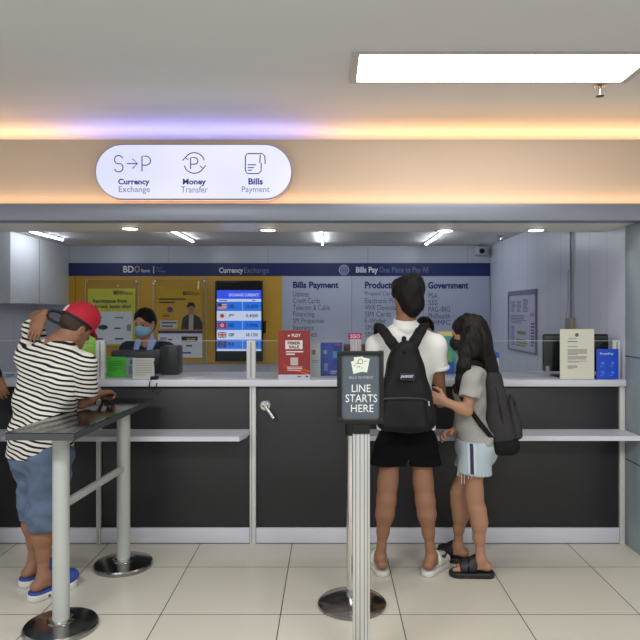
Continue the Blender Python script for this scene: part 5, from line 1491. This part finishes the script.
def stripe_mat():
    m = bpy.data.materials.new('striped_jersey'); m.use_nodes = True
    nt = m.node_tree; L = nt.links; b = nt.nodes['Principled BSDF']; b.inputs['Roughness'].default_value = 0.9
    b.inputs['Specular IOR Level'].default_value = 0.2
    tc = nt.nodes.new('ShaderNodeTexCoord')
    n = nt.nodes.new('ShaderNodeTexNoise'); n.inputs['Scale'].default_value = 5.0; n.inputs['Detail'].default_value = 1.0
    L.new(tc.outputs['Object'], n.inputs['Vector'])
    sb = nt.nodes.new('ShaderNodeVectorMath'); sb.operation = 'SUBTRACT'; L.new(n.outputs['Color'], sb.inputs[0]); sb.inputs[1].default_value = (0.5, 0.5, 0.5)
    sc = nt.nodes.new('ShaderNodeVectorMath'); sc.operation = 'SCALE'; L.new(sb.outputs[0], sc.inputs[0]); sc.inputs['Scale'].default_value = 0.026
    ad = nt.nodes.new('ShaderNodeVectorMath'); ad.operation = 'ADD'; L.new(tc.outputs['Object'], ad.inputs[0]); L.new(sc.outputs[0], ad.inputs[1])
    dp = nt.nodes.new('ShaderNodeVectorMath'); dp.operation = 'DOT_PRODUCT'; L.new(ad.outputs[0], dp.inputs[0])
    dp.inputs[1].default_value = tuple(nrm(V(0.24, -0.05, 1)))
    d = nt.nodes.new('ShaderNodeMath'); d.operation = 'DIVIDE'; L.new(dp.outputs['Value'], d.inputs[0]); d.inputs[1].default_value = 0.0252
    f = nt.nodes.new('ShaderNodeMath'); f.operation = 'FRACT'; L.new(d.outputs[0], f.inputs[0])
    g = nt.nodes.new('ShaderNodeMath'); g.operation = 'LESS_THAN'; L.new(f.outputs[0], g.inputs[0]); g.inputs[1].default_value = 0.42
    mx = nt.nodes.new('ShaderNodeMix'); mx.data_type = 'RGBA'; L.new(g.outputs[0], mx.inputs['Factor'])
    mx.inputs['A'].default_value = rgb(222, 219, 210); mx.inputs['B'].default_value = rgb(30, 29, 36)
    L.new(mx.outputs['Result'], b.inputs['Base Color'])
    return m
S = Sdf(0.005)
torso(S, C['neck'] + V(0, 0, -0.012), C['chest'], C['waist'], C['pelvis'], TWM, PWM, C['shl'], C['shr'], 0.018, 1.06, 0.052, 0.046)
S.ell(C['neck'] + V(-0.02, -0.01, -0.035), R_axes(TWM, UP), V(0.125, 0.085, 0.048), 0.04)
S.chain([N(W(32, 362, 3.58)), N(W(31, 400, 3.57)), N(W(26, 440, 3.56))], [0.066, 0.078, 0.085], 0.05)
tee_arm(S, C['shl'], C['ell'], 0.72, 0.012, 1.0, 0.014)
hem = C['pelvis'] + V(0, 0, -0.045)
S.cap(C['waist'], hem, 0.160, 0.190, 0.04, ratio=0.84, wide=PWM)
S.ell(N(W(61, 388, 3.49)), R_axes(TWM, UP), V(0.095, 0.085, 0.115), 0.05)
S.cuts = [(N(W(44, 459, 3.50)), nrm(V(-0.02, -0.10, -1)))]
S.noise = [(0.0040, 24, 14, 26, 0.5), (0.0030, -34, 18, 50, 1.0), (0.002, 60, 10, -44, 0.3)]
M_str = stripe_mat()
tee_ = solid('striped_tee', S, M_str, man)
S = Sdf(0.005)
tee_arm(S, C['shr'] + V(0.012, -0.014, 0.008), C['elr'] + V(0.010, -0.02, 0), 0.74, 0.012, 1.06, 0.022)
S.noise = [(0.003, 30, 14, 40, 0.5)]
solid('sleeve', S, M_str, tee_)
M_denim2 = mat('blue_denim', rgb(88, 104, 128), 0.9, var=0.5, scale=13, bump=0.2, bscale=50)
S = Sdf(0.005)
S.cap(C['pelvis'] + V(0, 0, 0.05), C['pelvis'] + V(0, 0, -0.02), 0.155, 0.165, 0.03, ratio=0.82, wide=PWM)
S.ell(C['pelvis'] - FM * 0.055 + V(0, 0, -0.04), R_axes(RM, UP), V(0.155, 0.095, 0.11), 0.03)
for h_, k_, a_ in ((C['hr'], C['kr'], C['ar']), (C['hl'], C['kl'], C['al'])):
    S.cap(h_ + RM * (0.02 if h_ is C['hr'] else 0), k_ + RM * (0.012 if h_ is C['hr'] else 0), 0.112 if h_ is C['hr'] else 0.098, 0.100 if h_ is C['hr'] else 0.086, 0.03); S.cap(k_ + RM * (0.012 if h_ is C['hr'] else 0), mix(k_, a_, 0.35), 0.100 if h_ is C['hr'] else 0.086, 0.096 if h_ is C['hr'] else 0.084, 0.02)
S.cuts = [(N(W(40, 527, 3.45)), V(0, 0, -1)), (N(W(40, 436, 3.57)), V(0, 0, 1))]
S.noise = [(0.004, 26, 14, 40, 0.2), (0.0035, -20, 30, 62, 0.9), (0.002, 50, -30, 90, 0.2)]
jn = solid('denim_shorts', S, M_denim2, man)
M_bluerub = mat('blue_foam_rubber', rgb(46, 70, 150), 0.6, var=0.08)
for an, t_ in ((C['ar'], tmr), (C['al'], tml)):
    so = solid('clog', sole(an, t_, ZSM, 1.04, 1.06), M_whiterub, man)
    solid('clog_upper', strap(an, t_, ZSM, 0.03, 0.20, 1.0, 0.009), M_bluerub, so)
    S = Sdf(0.004); t_ = nrm(t_); sd = np.cross(t_, UP)
    S.cap(V(an[0], an[1], ZSM) - t_ * 0.035, V(an[0], an[1], ZSM) + t_ * 0.135, 0.045, 0.055, 0.01, ratio=0.95, wide=sd, cuts=[(V(0, 0, ZSM + 0.012), UP), (V(0, 0, ZSM - 0.002), -UP)])
    solid('blue_rim', S, M_bluerub, so)
    b = MB()
    for q in (0.0, 0.045, 0.085):
        p = V(an[0], an[1], 0.018) + t_ * q + sd * (0.049 + q * 0.05); b.box(-0.009 + p[0], 0.009 + p[0], p[1] - 0.004, p[1] + 0.004, p[2] - 0.005, p[2] + 0.005)
    obj('sole_notches', b, M_blackrub, so)

# ---- the masked clerk behind the worktop, and a colleague behind the boy
def clerk(cx, Y, top_py, face, label, jacket, mask, cx_head=None, hs=0.93):
    zt = PZ(top_py, Y); X = PX(cx, Y); XH = PX(cx_head or cx, Y)
    hc = V(XH, Y - 0.03, zt - 0.128 * hs)
    H = Head(hc, face, UP, hs)
    nk = V(X, Y, zt - 0.275 * hs)
    c = dict(chest=nk + V(0, 0.01, -0.17), waist=nk + V(0, 0.01, -0.36), pelvis=nk + V(0, 0.01, -0.53))
    sl, sr = nk + V(0.155, 0.01, -0.075), nk + V(-0.155, 0.01, -0.075)
    el, er = sl + V(0.04, -0.03, -0.27), sr + V(-0.04, -0.03, -0.27)
    wl, wr = el + V(-0.09, -0.11, -0.17), er + V(0.09, -0.11, -0.17)
    S = Sdf(0.005)
    head_prims(S, H, nk, 0.046)
    torso(S, nk, c['chest'], c['waist'], c['pelvis'], TW, TW, sl, sr, 0.0, 0.86, 0.042, 0.036)
    arm(S, sl, el, wl, 0.84); arm(S, sr, er, wr, 0.84)
    hand(S, wl, V(-0.5, -0.25, -1), V(0, 1, 0), V(-1, 0, 0.4), 0.3, 0.9); hand(S, wr, V(0.5, -0.25, -1), V(0, 1, 0), V(1, 0, 0.4), 0.3, 0.9)
    hz = c['pelvis'][2] - 0.03
    for sg in (-1, 1):
        h_ = V(X + 0.08 * sg, Y + 0.01, hz); a_ = V(X + 0.085 * sg, Y + 0.03, 0.085)
        leg(S, h_, mix(h_, a_, 0.5), a_, V(0, 1, 0), 0.88)
        FOOT_SIDE[0] = sg; foot(S, a_, V(0.1 * sg, -1, 0), 0.02, 0.9)
    p = solid('person', S, M_skin2, base=(X, Y, 0)); tag(p, label, 'person')
    eyes(p, H)
    S = Sdf(0.0045)
    H.ell(S, 0, -0.016, 0.040, 0.082, 0.104, 0.086, 0.02); H.ell(S, 0, -0.055, -0.01, 0.074, 0.062, 0.085, 0.03); H.ell(S, 0, -0.115, -0.015, 0.042, 0.036, 0.042, 0.02)
    H.ell(S, 0, 0.118, -0.022, 0.070, 0.080, 0.108, 0.008, sub=True)
    for s_ in (-1, 1): H.ell(S, 0.082 * s_, 0.0, -0.045, 0.024, 0.030, 0.045, 0.01, sub=True)
    S.noise = [(0.0012, 140, 20, 60, 0.4)]
    solid('hair', S, M_hair, p)
    S = Sdf(0.004)
    H.ell(S, 0, 0.036, -0.050, 0.067, 0.068, 0.062, 0.01); H.ell(S, 0, 0.085, -0.036, 0.030, 0.030, 0.036, 0.02); H.ell(S, 0, 0.098, -0.026, 0.024, 0.026, 0.026, 0.012)
    S.cuts = [(H.P(0, 0, -0.008), nrm(H.u - H.f * 0.1)), (H.P(0, 0.026, 0), -H.f)]
    mk = solid('face_mask', S, mask, p)
    b = MB()
    for s_ in (-1, 1):
        for z_ in (-0.02, -0.07): b.tube([H.P(0.063 * s_, 0.032, z_), H.P(0.0725 * s_, 0.012, z_ * 0.5 - 0.010), H.P(0.082 * s_, -0.006, z_ * 0.3 - 0.012)], 0.0018, 5)
    obj('ear_loop', b, flat(210, 214, 220), mk)
    S = Sdf(0.005)
    torso(S, nk + V(0, 0, -0.03), c['chest'], c['waist'], c['pelvis'], TW, TW, sl, sr, 0.016, 0.88, 0.046, 0.036)
    S.cap(sl, mix(sl, el, 1.0), 0.056, 0.052, 0.03); S.cap(el, mix(el, wl, 0.9), 0.050, 0.040, 0.02); S.cap(sr, er, 0.056, 0.052, 0.03); S.cap(er, mix(er, wr, 0.9), 0.050, 0.040, 0.02)
    S.cap(nk + V(0, -0.105, 0.02), nk + V(0, -0.15, -0.16), 0.075, 0.012, 0.01, sub=True)
    S.cuts = [(V(0, 0, c['pelvis'][2] - 0.06), V(0, 0, -1))]
    S.noise = [(0.002, 30, 20, 26, 0.4)]
    solid('jacket', S, jacket, p)
    S = Sdf(0.0045)
    S.cap(nk + V(0, -0.01, -0.03), nk + V(0, -0.01, 0.030), 0.068, 0.056, 0.01, cuts=[(nk + V(0, -0.035, 0), V(0, -1, 0))])
    S.cap(nk + V(-0.055, -0.045, -0.005), nk + V(-0.05, -0.125, -0.075), 0.030, 0.022, 0.015, ratio=0.45, wide=V(1, 0, 0.4))
    S.cap(nk + V(0.055, -0.045, -0.005), nk + V(0.05, -0.125, -0.075), 0.030, 0.022, 0.015, ratio=0.45, wide=V(1, 0, -0.4))
    S.cap(nk + V(0, -0.075, 0.08), nk + V(0, -0.15, -0.12), 0.056, 0.016, 0.004, sub=True)
    solid('collar', S, mat('pale_blue_cotton', rgb(150, 176, 220), 0.8), p)
    S = Sdf(0.006)
    S.cap(c['pelvis'] + V(0, 0, 0.03), c['pelvis'] + V(0, 0, -0.03), 0.140, 0.148, 0.03, ratio=0.8, wide=TW)
    for sg in (-1, 1):
        h_ = V(X + 0.08 * sg, Y + 0.01, hz); a_ = V(X + 0.085 * sg, Y + 0.03, 0.085); S.cap(h_, a_, 0.094, 0.060, 0.03)
    S.cuts = [(V(0, 0, 0.06), V(0, 0, -1))]
    solid('trousers', S, mat('navy_trousers', rgb(24, 26, 40), 0.85), p)
    for sg in (-1, 1):
        a_ = V(X + 0.085 * sg, Y + 0.03, 0.085)
        so = solid('shoe', sole(a_, V(0.1 * sg, -1, 0), 0.02, 0.95), M_blackrub, p)
        solid('upper', strap(a_, V(0.1 * sg, -1, 0), 0.02, -0.09, 0.2, 0.9, 0.008), M_blackrub, so)
    return p
M_jacket = mat('navy_jacket', rgb(26, 28, 44), 0.85, var=0.1, scale=40)
clerk(147, 5.0, 307.5, nrm(V(-0.22, -0.95, -0.24)), 'person in navy jacket and pale blue mask behind the worktop', M_jacket, mat('blue_mask', rgb(138, 182, 214), 0.8, var=0.04), 145.5)
clerk(421, 5.15, 316.5, nrm(V(0.1, -0.95, -0.3)), 'dark-haired person almost hidden behind the boy in the white polo', mat('navy_jacket', rgb(26, 28, 44), 0.85), mat('blue_mask', rgb(138, 182, 214), 0.8), 424)

# ---- the person at the very left edge, only an arm and hip in the picture
X0, Y0 = PX(-27, 4.0), 3.73
nk = V(X0, Y0, 1.38)
E = dict(chest=nk + V(0, 0.01, -0.18), waist=nk + V(0, 0.01, -0.38), pelvis=nk + V(0.085, -0.01, -0.57))
sr, sl = nk + V(0.165, 0.0, -0.08), nk + V(-0.165, 0.0, -0.08)
er, el = N(W(-16, 352, 3.76)), sl + V(-0.03, 0.02, -0.28)
wrr, wrl = N(W(-2.5, 377, 3.90)), el + V(0.02, 0.12, -0.2)
He = Head(nk + V(0.0, 0.03, 0.165), V(0.1, 0.98, -0.1), UP, 1.0)
S = Sdf(0.005)
head_prims(S, He, nk); torso(S, nk, E['chest'], E['waist'], E['pelvis'], TW, TW, sl, sr)
arm(S, sr, er, wrr); arm(S, sl, el, wrl)
hand(S, wrr, V(0.12, 0.25, -1), V(-0.2, 1, 0.2), V(-1, -0.2, -0.1), 0.35); hand(S, wrl, V(0, 0.3, -1), V(1, 0, 0), V(0, 1, 0.2), 0.4)
hips = [E['pelvis'] + V(0.085 * sg, 0, -0.03) for sg in (-1, 1)]
anks = [V(X0 + 0.10 * sg, Y0 - 0.02, 0.09) for sg in (-1, 1)]
for sg, h_, a_ in zip((-1, 1), hips, anks):
    leg(S, h_, mix(h_, a_, 0.5), a_, V(0, -1, 0)); FOOT_SIDE[0] = -sg * -1; foot(S, a_, V(0.15 * sg, 1, 0), 0.03)
pe = solid('person', S, M_skin, base=(X0, Y0, 0)); tag(pe, 'person at the very left edge with a black wristband and blue jeans', 'person')
eyes(pe, He)
S = Sdf(0.0045); He.ell(S, 0, -0.016, 0.040, 0.082, 0.104, 0.086, 0.02); He.ell(S, 0, -0.055, -0.01, 0.074, 0.062, 0.085, 0.03); He.ell(S, 0, 0.118, -0.042, 0.074, 0.080, 0.098, 0.008, sub=True)
solid('hair', S, M_hair, pe)
S = Sdf(0.004); d_ = nrm(wrr - er)
S.cap(mix(er, wrr, 0.8), wrr, 0.036, 0.032, 0.004, cuts=[(wrr - d_ * 0.012, d_), (wrr - d_ * 0.042, -d_)])
solid('wristband', S, M_blackrub, pe)
S = Sdf(0.005); torso(S, nk + V(0, 0, -0.02), E['chest'], E['waist'], E['pelvis'], TW, TW, sl, sr, 0.016, 1.0, 0.05, 0.036)
tee_arm(S, sr, er, 0.6, 0.01); tee_arm(S, sl, el, 0.6, 0.01); S.cuts = [(E['pelvis'] + V(0, 0, -0.02), V(0, 0, -1))]
solid('tee_shirt', S, mat('black_tee', rgb(24, 24, 26), 0.9), pe)
S = Sdf(0.005); S.cap(E['pelvis'] + V(0, 0, 0.03), E['pelvis'] + V(0, 0, -0.03), 0.155, 0.172, 0.03, ratio=0.85, wide=TW)
for h_, a_ in zip(hips, anks): S.cap(h_, mix(h_, a_, 0.55), 0.108, 0.080, 0.03); S.cap(mix(h_, a_, 0.55), a_, 0.080, 0.066, 0.03)
S.ell(E['pelvis'] + V(0.0, -0.04, -0.07), np.eye(3), V(0.175, 0.12, 0.13), 0.03)
S.cuts = [(V(0, 0, 0.07), V(0, 0, -1))]; S.noise = [(0.003, 26, 14, 40, 0.2)]
solid('jeans', S, M_denim2, pe)
for sg, a_ in zip((-1, 1), anks):
    so = solid('shoe', sole(a_, V(0.15 * sg, 1, 0), 0.03), M_whiterub, pe); solid('upper', strap(a_, V(0.15 * sg, 1, 0), 0.03, -0.1, 0.2, 1.0, 0.010), M_blackrub, so)
